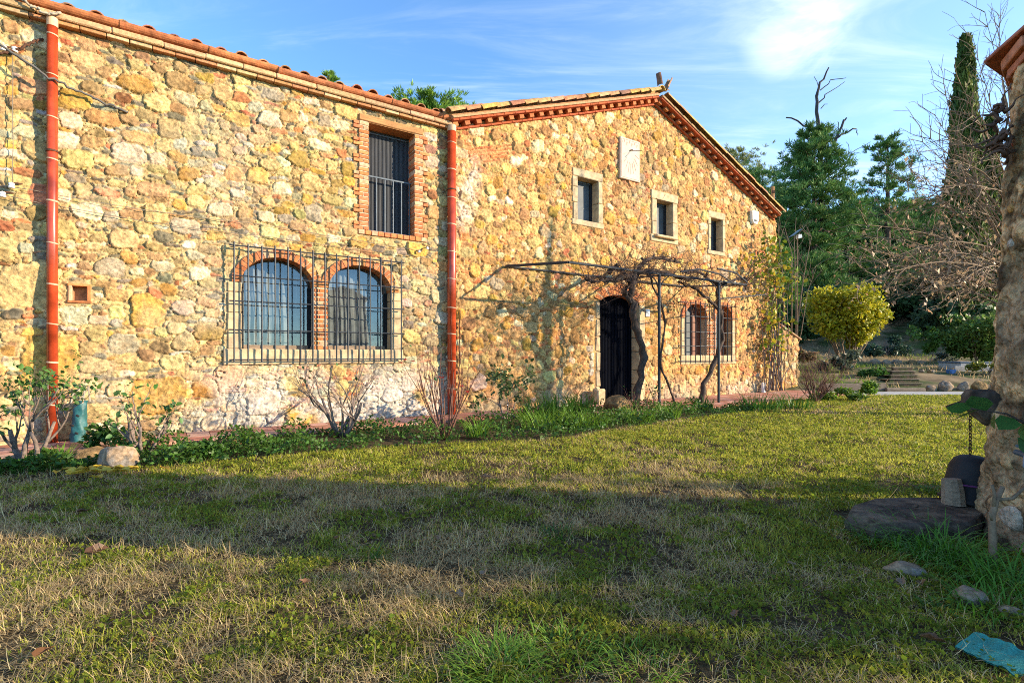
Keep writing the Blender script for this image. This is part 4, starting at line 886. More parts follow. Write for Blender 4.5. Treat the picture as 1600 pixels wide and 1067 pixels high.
rose('tall fan of thin canes with red flowers in front of the corner drainpipe', 695, 684, 18, 2.2, .48, 1, .013, 'bark_red', 14, .06, 44, flowers=((626, 566), (633, 562), (645, 565), (690, 590), (722, 604), (730, 612), (660, 556)), wob=.18, kids=(1, 3), ang=.45)
rose('small round topped rose with dull green leaves right of the corner drainpipe', 793, 660, 3, 1.0, .35, 3, .024, 'bark_rose', 360, .085, 45, lcol=(.07, .11, .035), up=.0)
rose('bare little rose with red brown stems in front of the door', 985, 648, 5, .7, .45, 2, .012, 'bark_red', 8, .06, 46, flowers=())
rose('small leafy rose at the foot of the pergola post', 1015, 646, 5, .75, .4, 2, .011, 'bark_red', 40, .06, 47)
rose('thin bare rose right of the pergola posts', 1165, 640, 4, .85, .6, 2, .010, 'bark_red', 0, .05, 48, wob=.5)
rose('dense brown twiggy bush beyond the corner of the house', 1275, 628, 26, 1.35, .55, 3, .014, 'bark_red', 60, .05, 49, lcol=(.10, .15, .03), cat='bush', name='twiggy_bush', kids=(2, 4), group=None)
random.seed(70)
def lowbush(name, label, cat, base, w, d, h, n, size, col, seed, col2=None, group=None, stem=True, m='leaf', lump=.3):
    rg = np.random.default_rng(seed); t = thing(name, label, cat, base, 0, group); k = max(6, int(n / 160)); cen = unit(k, rg) * rg.uniform(.25, 1, (k, 1)) ** .5; cen[:, 2] = np.abs(cen[:, 2]) * .95 + .02
    i = rg.integers(0, k, n); q = unit(n, rg) * rg.uniform(.35, 1, (n, 1)) ** .6 * lump; P = (cen[i] + q) * np.array([w / 2, d / 2, h * .8]); P[:, 2] = np.abs(P[:, 2]) + .02
    cc = np.array(col)[None] * rg.uniform(.75, 1.25, (k, 1)); 
    if col2 is not None: mixk = np.clip(rg.random((n, 1)) * 1.2 - .3 + (P[:, 2:3] / h - .5) * .8, 0, 1); c = cc[i] * (1 - mixk) + np.array(col2) * mixk
    else: c = cc[i]
    leafobj('foliage', [leaf_fine(P, size, rg, c, asp=.6)], m, t)
    if stem:
        mb = MB(); tips = []
        for s in range(6): grow(mb, (0, 0, -.05), (random.gauss(0, .5) * w / h, random.gauss(0, .4), 1.2), h * .4, .012 * h + .008, 2, tips, .3, .05, (2, 3), .7)
        mb.build('trunk', 'bark_rose', t)
    return t
lowbush('leafy_plant', 'low leafy plant with dark round leaves by the teal bag', 'plant', gp(165, 700), .75, .5, .42, 420, .075, (.05, .12, .02), 80, stem=False)
lowbush('leafy_plant', 'bright green plant at the lawn end in front of the steps', 'plant', gp(1352, 616), .9, .7, .55, 500, .11, (.13, .24, .02), 81, stem=False)
lowbush('leafy_plant', 'low bright green cushion plant left of the steps', 'plant', gp(1312, 626), 1.5, .9, .38, 900, .09, (.12, .20, .025), 82, stem=False)
lowbush('leafy_plant', 'pale daisy plant in the bed below the left arched window', 'plant', gp(325, 716), .55, .4, .24, 380, .06, (.06, .14, .02), 83, stem=False)
def daisy(label, px, py, y, c, r=.035):
    b = at(px, py, y); m = MB(); m.tube([Vector((b.x, b.y + .02, 0)), b + Vector((0, .01, 0))], .004, 5, 1)
    for k in range(12):
        a = k * .5236; d = Vector((math.cos(a), -.25, math.sin(a))).normalized(); s = Vector((-math.sin(a), 0, math.cos(a))) * r * .22; m.add([b, b + d * r * .6 + s, b + d * r, b + d * r * .6 - s], [(0, 1, 2, 3)], 0, c)
    m.lathe(b + Vector((0, -.012, -.004)), [(.001, -.008), (.012, -.006), (.012, .006), (.001, .008)], 8, 0, (.30, .14, .02)); return tag(m.build('daisy', ['leaf', 'leaf']), label, 'flower')
daisy('pale yellow daisy in the bed below the arched windows', 337, 704, 6.3, (.75, .65, .30), .05)
daisy('orange daisy in the grass right of the round boulder', 995, 652, 9.6, (.70, .30, .02), .05)
daisy('orange and yellow flower beside the teal bag', 172, 676, 7.0, (.70, .30, .02), .05)

# ------------------------------------------------------------------ teal bag, signs, wires
b = gp(122, 693); t = thing('grow_bag', 'teal fabric grow bag with webbing handles leaning on the drainpipe wall', 'bag', b, WROT * .6)
bm = MB(); n = 22; rings = []
for k in range(15):
    z = k / 14 * .60; tw = 1 - .22 * (k / 14); rings.append([( (.092 * tw + .008 * math.sin(5 * a + k * 1.3) + .007 * math.sin(3 * a - k * .8)) * math.cos(a) + .02 * k / 14, (.085 * tw + .008 * math.sin(4 * a + k)) * math.sin(a) + .03 * k / 14, z) for a in [6.283 * q / n for q in range(n)]])
bm.add([v for r_ in rings for v in r_], [(i * n + q, i * n + (q + 1) % n, (i + 1) * n + (q + 1) % n, (i + 1) * n + q) for i in range(14) for q in range(n)] + [tuple(14 * n + q for q in range(n))], 0, (1, 1, 1))
bm.build('bag_body', 'teal', t, smooth=True)
for sx, dx in ((-.07, .02), (.06, .01)):
    h = MB(); h.tube([(sx + .02, -.08, .57), (sx + .03, -.05, .70), (.06 + dx, .03, .82), (.085 + dx, .06, .80), (sx + .06, .05, .58)], [.011] * 5, 5); h.build('handle', 'strap', t)
for zz, xx in ((.40, .03), (.27, -.03), (.16, .02)):
    h = MB(); h.bev((xx, -.11 + .03 * zz, zz), (.045, .02, .03), .008, rot=Matrix.Rotation(.5, 3, 'Y')); h.build('pocket_slit', 'black', t)

def onwall(name, label, cat): return thing(name, label, cat, W0, WROT)
t = onwall('sundial', 'white rectangular sundial plaque high on the gable', 'sundial'); q0 = hp(968, 213, .05); q1 = hp(999, 222, .05); qb = hp(968, 278, .05)
sx, sz0, sz1 = q0[0], qb[1], q0[1]; sw = q1[0] - q0[0]; m = MB(); m.bev((sx + sw / 2, -.04, (sz0 + sz1) / 2), (sw, .08, sz1 - sz0), .012); m.build('plaque', 'marble', t)
gn = Vector((sx + sw * .52, -.082, sz1 - .30)); m = MB(); m.tube([gn, gn + Vector((.10, -.28, -.08))], .008, 5); m.tube([gn + Vector((-.05, -.0, -.01)), gn + Vector((.03, -.03, .02))], .014, 5); m.build('gnomon', 'rust', t)
m = MB()
for k in range(9):
    a = R(-75 + 150 * k / 8); e = gn + Vector((math.sin(a) * .30, 0, -math.cos(a) * .62)); e.x = min(max(e.x, sx + .05), sx + sw - .05); s_ = gn.lerp(e, .55); m.tube([s_ + Vector((0, -.001, 0)), e + Vector((0, -.001, 0))], .003, 4)
for a_, b_ in (((sx + .04, sz0 + .04), (sx + sw - .04, sz0 + .04)), ((sx + .04, sz1 - .05), (sx + sw - .04, sz1 - .05)), ((sx + .04, sz0 + .04), (sx + .04, sz1 - .05)), ((sx + sw - .04, sz0 + .04), (sx + sw - .04, sz1 - .05))): m.tube([(a_[0], -.083, a_[1]), (b_[0], -.083, b_[1])], .003, 4)
for k in range(10): m.box((sx + .09 + k * (sw - .18) / 9, -.081, sz1 - .12 + .03 * math.sin(k * 2.1)), (.018, .004, .04 + .02 * (k % 3)))
m.build('dial_marking', 'engrave', t)
t = onwall('alarm_box', 'white alarm siren box below the right eave of the gable', 'alarm'); p_ = hp(1180, 340, .1); m = MB()
m.prism([(p_[0] - .17, p_[1] + .20), (p_[0] + .17, p_[1] + .20), (p_[0] + .16, p_[1] - .08), (p_[0] + .08, p_[1] - .20), (p_[0] - .08, p_[1] - .20), (p_[0] - .16, p_[1] - .08)], -.12, .02); m.build('casing', 'plastic_white', t); m = MB(); m.bev((p_[0], -.13, p_[1] - .10), (.16, .03, .06), .01); m.build('siren_lens', 'pane_grey', t)
p_ = hp(1012, 489, .04); m = MB(); m.bev((0, -.02, 0), (.15, .03, .20), .008); m.bev((0, -.04, .02), (.10, .02, .08), .004, mi=1); o = m.build('wall_plaque', ['porcelain', 'bluegrey']); o.location = HM @ Vector((p_[0], -.02, p_[1])); o.rotation_euler = (0, 0, WROT); tag(o, 'small white and blue ceramic plaque right of the door', 'plaque')
def wire(name, label, cat, pts, r, m_, sag=0., n=10, group=None):
    P = [Vector((*([hp(px, py, o)[0]]), -o, hp(px, py, o)[1])) for px, py, o in pts]; Q = []
    for a, b in zip(P[:-1], P[1:]):
        for k in range(n): Q.append(a.lerp(b, k / n) - Vector((0, 0, sag * 4 * (k / n) * (1 - k / n))) + Vector((random.gauss(0, r * .6), random.gauss(0, r * .5) , random.gauss(0, r * .8))))
    Q.append(P[-1]); m = MB(); m.tube(Q, r, 6); o = m.build(name, m_, None, smooth=True); o.matrix_world = HM; return tag(o, label, cat, group)
wire('power_cable', 'thick black cable crossing the left drainpipe down to the wall', 'cable', [(-20, 55, .26), (70, 118, .24), (140, 150, .10), (200, 176, .04)], .016, 'cable', .01)
wire('power_cable', 'pale twisted cable from the roof edge to the drainpipe top', 'cable', [(20, -15, .2), (45, 8, .2), (72, 22, .22), (95, 20, .2)], .017, 'strap', .0)
wire('thin_wire', 'upper thin wire strung from the insulators to the tall window', 'wire', [(22, 292, .09), (240, 330, .06), (420, 352, .06), (660, 392, .08)], .0045, 'wire', .01)
wire('thin_wire', 'lower thin wire strung from the insulators above the grille', 'wire', [(8, 306, .09), (240, 348, .06), (420, 370, .06), (665, 402, .08)], .0045, 'wire', .01)
wire('thin_wire', 'vertical thin wire between the two insulator pairs', 'wire', [(20, 85, .08), (20, 288, .08)], .0045, 'wire', 0)
wire('iron_pipe', 'thin rusty iron pipe beside the corner drainpipe', 'pipe', [(718, 484, .06), (718, 560, .06), (716, 636, .06)], .012, 'rust', 0)
for k, (px, py, lab) in enumerate([(6, 76, 'white insulator nearest the left edge, upper pair'), (23, 78, 'white insulator of the upper pair beside the drainpipe'), (18, 290, 'white insulator of the lower pair beside the drainpipe'), (4, 304, 'white insulator at the left edge, lower pair'), (655, 393, 'small insulator on the wall above the right end of the grille'), (668, 388, 'insulator beside the corner drainpipe above the grille')]):
    x, z = hp(px, py, .1); t = onwall('insulator', lab, 'insulator'); t['group'] = 'white ceramic wire insulators'; kk = 1 if k < 4 else .7
    m = MB(); m.lathe((x, -.10, z - .035 * kk), [(.002, 0), (.034 * kk, 0), (.036 * kk, .02 * kk), (.022 * kk, .03 * kk), (.034 * kk, .045 * kk), (.030 * kk, .065 * kk), (.002, .08 * kk)], 14); m.build('cup', 'porcelain', t, smooth=True)
    m = MB(); m.tube([(x, -.10, z + .03), (x + .05, -.06, z + .05), (x + .09, .0, z + .06)], .011, 6); m.build('hook', 'rust', t)
wire('iron_bracket', 'rusty iron bracket arm above the upper insulators by the drainpipe', 'bracket', [(0, 84, .12), (28, 78, .12), (50, 66, .1), (68, 62, .05)], .016, 'rust', 0)

# ------------------------------------------------------------------ pergola and vines
PO = 1.55
pt = onwall('pergola', 'thin dark iron pergola in front of the door', 'pergola')
zf = hp(960, 419, PO)[1]; sA = hp(888, 411, PO)[0]; sB = hp(1166, 438, PO)[0]; zw = zf + .12
def bar(name, pts, r=.026, n=6, m_='iron', parent=pt):
    m = MB(); m.tube(pts, r, n); return m.build(name, m_, parent)
sC = hp(790, 416, .05)[0]; zC = hp(790, 416, .05)[1]
bar('front_beam', [(sA, -PO, zf), (sB, -PO, zf)], .028)
bar('wall_beam', [(sC, -.06, zC), (sB - .6, -.06, zC)], .02)
bar('side_beam', [(sC, -.06, zC), (sA, -PO, zf)], .03)
bar('side_beam', [(sB - .6, -.06, zC), (sB, -PO, zf)], .022)
bar('side_beam', [((sC + sB) / 2, -.06, zC), ((sA + sB) / 2 , -PO, zf)], .02)
for px in (1030, 1123):
    s = hp(px, 500, PO)[0]; bar('post', [(s, -PO, -.05), (s, -PO, zf)], .034, 10)
    for sg in (-1, 1):
        m = MB(); m.tube([(s, -PO + .001, zf - .38), (s + sg * .12, -PO + .001, zf - .16), (s + sg * .36, -PO + .001, zf - .015)], .014, 5); m.build('brace', 'iron', pt)
s = hp(1123, 500, PO)[0]
bar('arched_rail', [(s - 1.55, -PO - .05, zf + .10), (s - .9, -PO - .08, zf + .22), (s - .1, -PO - .1, zf + .16), (s + .55, -PO - .1, zf - .05)], .02)
bar('arched_rail', [(s - .7, -PO - .45, zf + .20), (s + .1, -PO - .42, zf + .17), (s + .7, -PO - .35, zf - .02)], .022)
bar('lower_rail', [(s, -PO, hp(1123, 467, PO)[1]), (hp(1198, 460, .9)[0], -.9, hp(1198, 460, .9)[1])], .016)
def vine(label, pts, r0, r1, arms, ncane, seed, leafn=0, box=None):
    random.seed(seed); t = onwall('grapevine', label, 'grapevine'); t['group'] = 'bare grapevines on the pergola'
    P = [Vector((hp(px, py, o)[0], -o, hp(px, py, o)[1])) for px, py, o in pts]; Q = []
    for a, b in zip(P[:-1], P[1:]):
        for k in range(4): Q.append(a.lerp(b, k / 4) + Vector([random.gauss(0, r0 * .22) for _ in range(3)]))
    Q.append(P[-1]); m = MB(); N_ = len(Q); m.tube(Q, [(r0 + (r1 - r0) * k / (N_ - 1)) * random.uniform(.85, 1.18) for k in range(N_)], 9)
    # a second strand wound round the first gives the shaggy, fluted look
    m.tube([q + Vector((math.cos(k * .7), math.sin(k * .7), 0)) * r0 * .75 for k, q in enumerate(Q)], [r0 * .45 * random.uniform(.8, 1.2) for _ in Q], 6)
    m.build('trunk', 'bark_vine', t, smooth=True); starts = []
    am = MB()
    for ar in arms:
        A = [Vector((hp(px, py, o)[0], -o, hp(px, py, o)[1])) for px, py, o in ar]; S = []
        for a, b in zip(A[:-1], A[1:]):
            for k in range(5): S.append(a.lerp(b, k / 5) + Vector([random.gauss(0, .022) for _ in range(3)]))
        S.append(A[-1]); am.tube(S, [r1 * .8 * random.uniform(.75, 1.3) * (1 - .4 * k / len(S)) for k in range(len(S))], 7); starts += S
        for q in S:
            if random.random() < .45: am.tube([q, q + Vector((random.gauss(0, .05), random.gauss(0, .05), random.uniform(.03, .10)))], [r1 * .7, r1 * .4], 6)
    if arms: am.build('arm', 'bark_vine', t, smooth=True)
    if ncane:
        cm = MB(); tips = []
        for _ in range(ncane):
            q = random.choice(starts); d = Vector((random.gauss(0, .8), random.gauss(-.1, .5), random.uniform(-.15, 1.0))).normalized(); L = random.uniform(.35, 1.15); pts_ = [q]; cv = Vector((random.gauss(0, .25), random.gauss(0, .2), random.uniform(-.42, .06)))
            for k in range(7): d = (d + cv * .55 + Vector([random.gauss(0, .13) for _ in range(3)])).normalized(); pts_.append(pts_[-1] + d * L / 7)
            pts_ = [Vector((v.x, min(v.y, -.08), v.z)) for v in pts_]; cm.tube(pts_, [.0075 * (1 - .09 * k) for k in range(8)], 4)
            for k in (3, 5):
                if random.random() < .5: e = pts_[k] + Vector([random.gauss(0, .12) for _ in range(3)]); cm.tube([pts_[k], (pts_[k] + e) / 2 + Vector((0, 0, .03)), e], .0035, 3)
        cm.build('cane', 'cane', t)
    return t
vine('thick dark grapevine trunk rising beside the door', [(990, 640, 1.5), (998, 600, 1.5), (1006, 560, 1.5), (996, 520, 1.5), (986, 485, 1.5), (985, 450, 1.5), (992, 425, 1.5)], .085, .06,
     [[(992, 428, 1.5), (960, 437, 1.45), (925, 438, 1.4), (916, 434, 1.3)], [(990, 428, 1.5), (1030, 424, 1.5), (1065, 436, 1.5), (1090, 434, 1.45)], [(988, 445, 1.5), (1000, 415, 1.2), (1020, 402, 1.0), (1060, 410, .9)], [(985, 440, 1.5), (962, 415, 1.1), (950, 428, .9)], [(985, 475, 1.5), (975, 462, 1.45), (984, 440, 1.35)]], 250, 501)
vine('leaning dark grapevine trunk in front of the red shuttered window', [(1094, 628, 1.5), (1100, 600, 1.5), (1118, 565, 1.5), (1128, 530, 1.5), (1126, 495, 1.5), (1122, 460, 1.5), (1122, 440, 1.5)], .062, .048,
     [[(1124, 485, 1.5), (1102, 462, 1.5), (1080, 448, 1.45), (1060, 440, 1.4)], [(1122, 445, 1.5), (1150, 437, 1.45), (1166, 436, 1.4), (1166, 452, 1.4)], [(1120, 445, 1.5), (1095, 428, 1.2), (1070, 425, 1.1)]], 110, 502)
vine('thin twisted grapevine stem winding up the left pergola post', [(1056, 652, 1.55), (1052, 620, 1.55), (1040, 592, 1.6), (1031, 570, 1.6), (1034, 540, 1.6), (1040, 505, 1.55), (1032, 470, 1.55), (1020, 448, 1.5), (1018, 430, 1.5)], .028, .016, [[(1018, 432, 1.5), (1008, 424, 1.4), (1000, 428, 1.3)]], 12, 503)
# creeper on the corner of the house
random.seed(77); rg = np.random.default_rng(77); t = onwall('climbing_creeper', 'yellow green leafy creeper climbing the right corner of the gable', 'climber'); m = MB(); LP = []
for k in range(22):
    px0 = random.uniform(1198, 1226); pts_ = []
    top = random.choice([390, 420, 460, 500, 380, 440]); x = px0
    for j in range(9):
        py = 610 - (610 - top) * j / 8; x += random.gauss(-.2, 3.0); o = .10 + random.uniform(0, .16) + (.12 if j < 4 else 0); a, z = hp(min(x, 1236), py, o); pts_.append(Vector((a, -o, z)))
    m.tube(pts_, [.020 * (1 - .08 * j) * random.uniform(.6, 1.2) for j in range(9)], 5)
    for j in range(3, 9):
        for _ in range(3 if j > 5 else 1): LP.append(pts_[j] + Vector((random.gauss(0, .16), random.gauss(-.06, .08), random.gauss(0, .14))))
for (px, py, sp, nn) in ((1198, 385, .20, 30), (1205, 420, .3, 62), (1190, 440, .28, 30), (1238, 435, .28, 40), (1215, 450, .28, 40), (1222, 400, .2, 25), (1205, 500, .18, 30), (1203, 540, .15, 22), (1178, 408, .2, 22)):
    a, z = hp(px, py, .35)
    for _ in range(nn): LP.append(Vector((a + random.gauss(0, sp), -.35 + random.gauss(0, .12), z + random.gauss(0, sp))))
    for _ in range(3): m.tube([(a + random.gauss(0, .1), -.12, z - .5), (a + random.gauss(0, .1), -.3, z), (a + random.gauss(0, sp), -.4, z + random.gauss(0.05, sp))], .007, 4)
m.build('trunk', 'bark_rose', t); LP = np.array([tuple(v) for v in LP]); n = len(LP); k = rg.random((n, 1)); k = (k > .62) * 1.
leafobj('foliage', [leaf_fine(LP, .15, rg, np.array([.14, .21, .02]) * (1 - k) + np.array([.42, .33, .03]) * k, asp=.8, up=-.3)], 'leaf', t)

# ------------------------------------------------------------------ the round well
WC = Vector((4.17, 3.09, 0)); t = thing('round_well', 'tapered round rendered well tower with tile cap at the right edge', 'well', WC)
nA, nZ = 620, 470; rgW = np.random.default_rng(9); sh = (nZ, nA); A_ = np.linspace(0, 2 * np.pi, nA, endpoint=False); Zw = np.linspace(-.1, 3.3, nZ)
def wrap(f): w_ = np.linspace(0, 1, nA)[None]; return f * (1 - w_ ** 8) + f[:, :1] * w_ ** 8
n1 = wrap(fbm(sh, 60, rgW, 6)); n2 = wrap(fbm(sh, 20, rgW, 5)); n3 = wrap(fbm(sh, 45, rgW, 6)); n4 = wrap(fbm(sh, 6, rgW, 2))
rad = np.interp(Zw, [-.1, .3, 1, 2, 3.3], [1.03, .99, .935, .885, .82])[:, None] + (n1 - .5) * .05 + (n2 - .5) * .055 + (n4 - .5) * .024
patch = np.clip((n3 - .56) * 9, 0, 1); rad -= patch * .035 * (n2 + .3)
V = np.stack([rad * np.cos(A_)[None], rad * np.sin(A_)[None], np.repeat(Zw[:, None], nA, 1)], -1).reshape(-1, 3); idx = np.arange(nA * nZ).reshape(nZ, nA); nx_ = np.roll(idx, -1, 1)
Q = np.stack([idx[:-1], nx_[:-1], nx_[1:], idx[1:]], -1).reshape(-1, 4)
cw = np.array([.40, .26, .13])[None, None] * (.25 + 1.5 * np.clip((n2 - .5) * 4 + .5, 0, 1)[..., None]); stn = np.clip((n1 * .6 + n3 * .4 - .47) * 12, 0, 1)[..., None] * .62; cw = cw * (1 - stn) + np.array([.075, .052, .036]) * stn; pt_ = patch[..., None] * .7; cw = cw * (1 - pt_) + np.array([.42, .29, .17]) * pt_
ms = np.clip((n3 - .5) * 5, 0, 1) * np.clip((Zw[:, None] - 1.6) * 1.5, 0, 1); cw = cw * (1 - ms[..., None] * .5) + np.array([.20, .15, .03]) * ms[..., None] * .5
np_mesh('wall', V, Q, None, ['wellstone'], cw.reshape(-1, 3), True, t)
def wellp(px, z, e): # point on the well's skin seen at pixel column px
    a = math.atan((px - CX) / FOC); D = WC.to_2d().length; ph = math.atan2(WC.x, WC.y); r_ = float(np.interp(z, [-.1, .3, 1, 2, 3.3], [1.03, .99, .935, .885, .82])) + e
    s_ = max(-1, min(1, D * math.sin(a - ph) / r_)); th = math.asin(s_); k = D * math.cos(a - ph) - r_ * math.cos(th); return Vector((k * math.sin(a), k * math.cos(a), z))
cap = MB()
for L_, (z0, r_, hh) in enumerate(((3.20, .82, .05), (3.26, .85, .07), (3.34, .885, .035))):
    for k in range(16 if L_ < 2 else 8):
        nn = 16 if L_ < 2 else 8; a = 2 * math.pi * (k + .5) / nn + .12; wd_ = 2 * r_ * math.tan(math.pi / nn) - .012
        cap.bev((r_ * math.cos(a) - .1 * math.cos(a), r_ * math.sin(a) - .1 * math.sin(a), z0 + hh / 2), (.24, wd_, hh), .006, rot=Matrix.Rotation(a, 3, 'Z'), col=jc((.42, .15, .08) if L_ != 1 else random.choice([(.50, .32, .15), (.44, .18, .09)]), .15), jit=.004)
cap.lathe((0, 0, 0), [(.88, 3.385), (.85, 3.40), (.45, 3.62), (.02, 3.80)], 8, 0, (.30, .15, .09))
cap.build('cap', 'terracotta', t)
rgR = random.Random(4)
tanx = Vector((-.728, .686, 0))
lb = bmesh.new(); bmesh.ops.create_icosphere(lb, subdivisions=4, radius=1)
for v in lb.verts:
    c = v.co.copy(); c = Vector([math.copysign(abs(q) ** .6, q) for q in c]); c *= 1 + .22 * mnoise.noise(c * 1.7 + Vector((3, 1, 2))) + .06 * mnoise.noise(c * 6); zz = c.z
    v.co = Vector((c.x * (.19 if zz > 0 else .19 + .10 * zz), c.y * .24, zz * .13))
me = bpy.data.meshes.new('ledge'); lb.to_mesh(me); lb.free(); me.materials.append(MT['slab']); me.polygons.foreach_set('use_smooth', [True] * len(me.polygons)); o = bpy.data.objects.new('ledge', me); C.objects.link(o); o.parent = t; o.location = tanx * .90 + Vector((.0, .0, .87)); o.rotation_euler = (0, 0, math.atan2(.686, -.728)); o['label'] = 'dark rough stone ledge sticking out of the well'
for k in range(9):                                                  # stones showing through the render, one cap each
    px = random.Random(k).uniform(1562, 1640); z = [.35, .55, 1.45, 2.0, 2.25, 1.75, .95, 2.7, .2][k]; p_ = wellp(px, z, -.015) - WC; s_ = MB(); r_ = [.085, .07, .045, .045, .04, .06, .04, .05, .10][k]
    nn = Vector((p_.x, p_.y, 0)).normalized(); ty = Vector((0, 0, 1)); tx_ = nn.cross(ty); ring_ = []
    for e, rr in ((-.01, 1.), (.008, .92), (.016, .6), (.019, .02)): ring_.append([p_ + nn * e + (tx_ * math.cos(a) * (1 + .15 * math.sin(3 * a + k)) + ty * math.sin(a) * .8) * r_ * rr for a in [6.283 * q / 14 for q in range(14)]])
    s_.add([v for g_ in ring_ for v in g_], [(i * 14 + q, i * 14 + (q + 1) % 14, (i + 1) * 14 + (q + 1) % 14, (i + 1) * 14 + q) for i in range(3) for q in range(14)], 0, [(.40, .24, .11), (.42, .27, .14), (.36, .11, .06), (.40, .33, .25), (.44, .24, .08)][k % 5]); s_.build('stone', 'wellstone', t, smooth=True)
# slab
random.seed(88)
m = MB(); out = [(1322, 806), (1330, 790), (1370, 778), (1430, 775), (1480, 777), (1530, 782), (1540, 806), (1520, 822), (1440, 826), (1370, 820)]
zt = .13; top_ = [gp(px, py - 4 if py > 800 else py, zt) for px, py in out]; ctr = sum(top_, Vector()) / len(top_); n = len(top_)
rings = [[ctr + (v - ctr) * k + Vector((0, 0, dz)) for v in top_] for k, dz in ((.05, .012), (.5, .010), (.93, .004), (1.0, -.012), (1.03, -.06), (.98, -.17))]
rings = [[v + Vector((random.gauss(0, .008), random.gauss(0, .008), random.gauss(0, .004))) for v in r_] for r_ in rings]
m.add([v for r_ in rings for v in r_], [(i * n + q, i * n + (q + 1) % n, (i + 1) * n + (q + 1) % n, (i + 1) * n + q) for i in range(5) for q in range(n)] + [tuple(range(n))[::-1]], 0)
o = m.build('stone_slab', 'slab', smooth=False); tag(o, 'flat weathered stone slab on the grass before the well', 'slab')
# lever, chain, bucket
p_ = at(1518, 633, 3.9); t = thing('iron_lever', 'rusty iron lever with hanging chain on the well ledge', 'lever', p_); m = MB()
m.tube([(-.19, 0, -.012), (-.10, 0, .012), (-.03, 0, .03), (.10, 0, .02)], [.010, .016, .026, .03], 8); m.tube([(0, .0, .05), (0, 0, -.05)], [.03, .026], 8); m.build('arm', 'rust', t)
cm = MB(); z = -.02; k = 0
while z > -.50:
    r_ = [(math.cos(a) * .009, math.sin(a) * .017) for a in [6.283 * q / 8 for q in range(9)]]
    cm.tube([Vector((-.01 + (x if k % 2 else 0), (0 if k % 2 else x), z + y)) for x, y in r_], .0038, 4, cap=False); z -= .026; k += 1
cm.build('chain', 'rust', t)
p_ = at(1512, 795, 3.9); t = thing('bucket', 'black rubber bucket upturned on the slab against the well', 'bucket', (p_.x, p_.y, .12)); m = MB(); ro = Matrix.Rotation(R(12), 3, 'Y')
pr = [(.004, .0), (.05, .004), (.10, .02), (.135, .05), (.155, .10), (.172, .34), (.185, .35), (.185, .37), (.16, .37)]
b0 = len(m.v); m.lathe((0, 0, 0), pr, 22); m.v = [ro @ Vector((v.x, v.y, .37 - v.z)) for v in m.v]; m.build('body', 'black', t, smooth=True)
m = MB(); m.tube([ro @ Vector((-.185, 0, .03)), ro @ Vector((-.24, -.05, .04)), ro @ Vector((-.20, -.10, .13)), ro @ Vector((-.02, -.175, .15)), ro @ Vector((.12, -.13, .14)), ro @ Vector((.185, 0, .03))], .007, 6); m.build('handle', 'purple', t)
p_ = at(1490, 797, 3.82); m = MB(); m.tube([(0, 0, 0), (.005, .01, .10), (.0, .02, .19)], [.075, .07, .06], 10); o = m.build('log', 'grey_wood', None, smooth=False); o.location = (p_.x, p_.y, .13); tag(o, 'short wooden log standing on the slab left of the bucket', 'log')
# faucet, stick and broad leaves
p_ = wellp(1592, .60, .02); t = thing('faucet', 'hose tap with blue grey connector on the well wall', 'tap', p_); m = MB(); m.tube([(.12, .02, .08), (-.06, -.05, .085)], .010, 8); m.tube([(.02, .04, .03), (.01, -.05, .02)], .018, 8); m.build('spout', 'iron_pale', t)
m = MB(); m.lathe((.01, -.055, -.075), [(.001, 0), (.018, 0), (.024, .02), (.030, .028), (.030, .06), (.026, .095), (.001, .10)], 14); m.build('connector', 'bluegrey', t, smooth=True)
b0 = gp(1552, 890); t = thing('cut_shrub', 'grey cut stem with forked top leaning at the well foot', 'plant', b0); m = MB()
m.tube([(0, 0, -.03), (.015, .02, .16), (.03, .04, .30), (.07, .06, .38), (.13, .08, .46)], [.021, .019, .017, .016, .013], 8); m.tube([(.05, .05, .345), (.055, .05, .42), (.04, .05, .48)], [.012, .01, .008], 6); m.tube([(.075, .06, .39), (.16, .05, .40), (.24, .06, .46)], [.012, .01, .008], 6); m.tube([(.02, .03, .28), (-.005, .02, .33)], [.009, .005], 5); m.build('trunk', 'bark_grey', t, smooth=True)
t = thing('broad_leaved_climber', 'broad dark green leaved climber twig on the well', 'climber', wellp(1590, .80, .03)); m = MB(); random.seed(5)
st = [(.10, .0, -.30), (.05, -.03, -.12), (.0, -.05, .02), (-.10, -.03, .08), (-.24, .06, .10)]; m.tube(st, [.012, .011, .009, .006, .004], 6); m.tube([(.0, -.05, .02), (.06, -.06, .10), (.12, -.05, .16)], .006, 5); m.build('trunk', 'bark_vine', t)
rg = np.random.default_rng(6); LPs = []; LD = []
for (x, y, z), (dx, dy, dz) in [((-.24, .06, .10), (-1, .1, .05)), ((-.18, .02, .09), (-.7, -.3, .5)), ((-.14, 0, .08), (-.5, -.3, -.6)), ((-.06, -.04, .05), (-.8, -.4, -.2)), ((-.02, -.05, .02), (-.2, -.5, -.8)), ((.06, -.06, .10), (-.3, -.2, .9)), ((.12, -.05, .16), (.7, -.2, .5)), ((.05, -.06, .05), (.9, -.3, -.1)), ((0, -.05, .0), (.6, -.5, -.5)), ((-.2, .04, .1), (-.6, .2, -.3)), ((.02, -.05, -.05), (-.5, -.6, -.5))]: LPs.append((x, y, z)); LD.append((dx, dy, dz))
leafobj('foliage', [leaf_fine(np.array(LPs), .16, rg, (.05, .14, .03), asp=.62, up=0, dirs=np.array(LD), fold=.06)], 'leaf', t)
t = thing('dead_root', 'gnarled dead ivy root clinging under the well cap', 'dead ivy', wellp(1575, 2.7, .05)); m = MB(); random.seed(12)
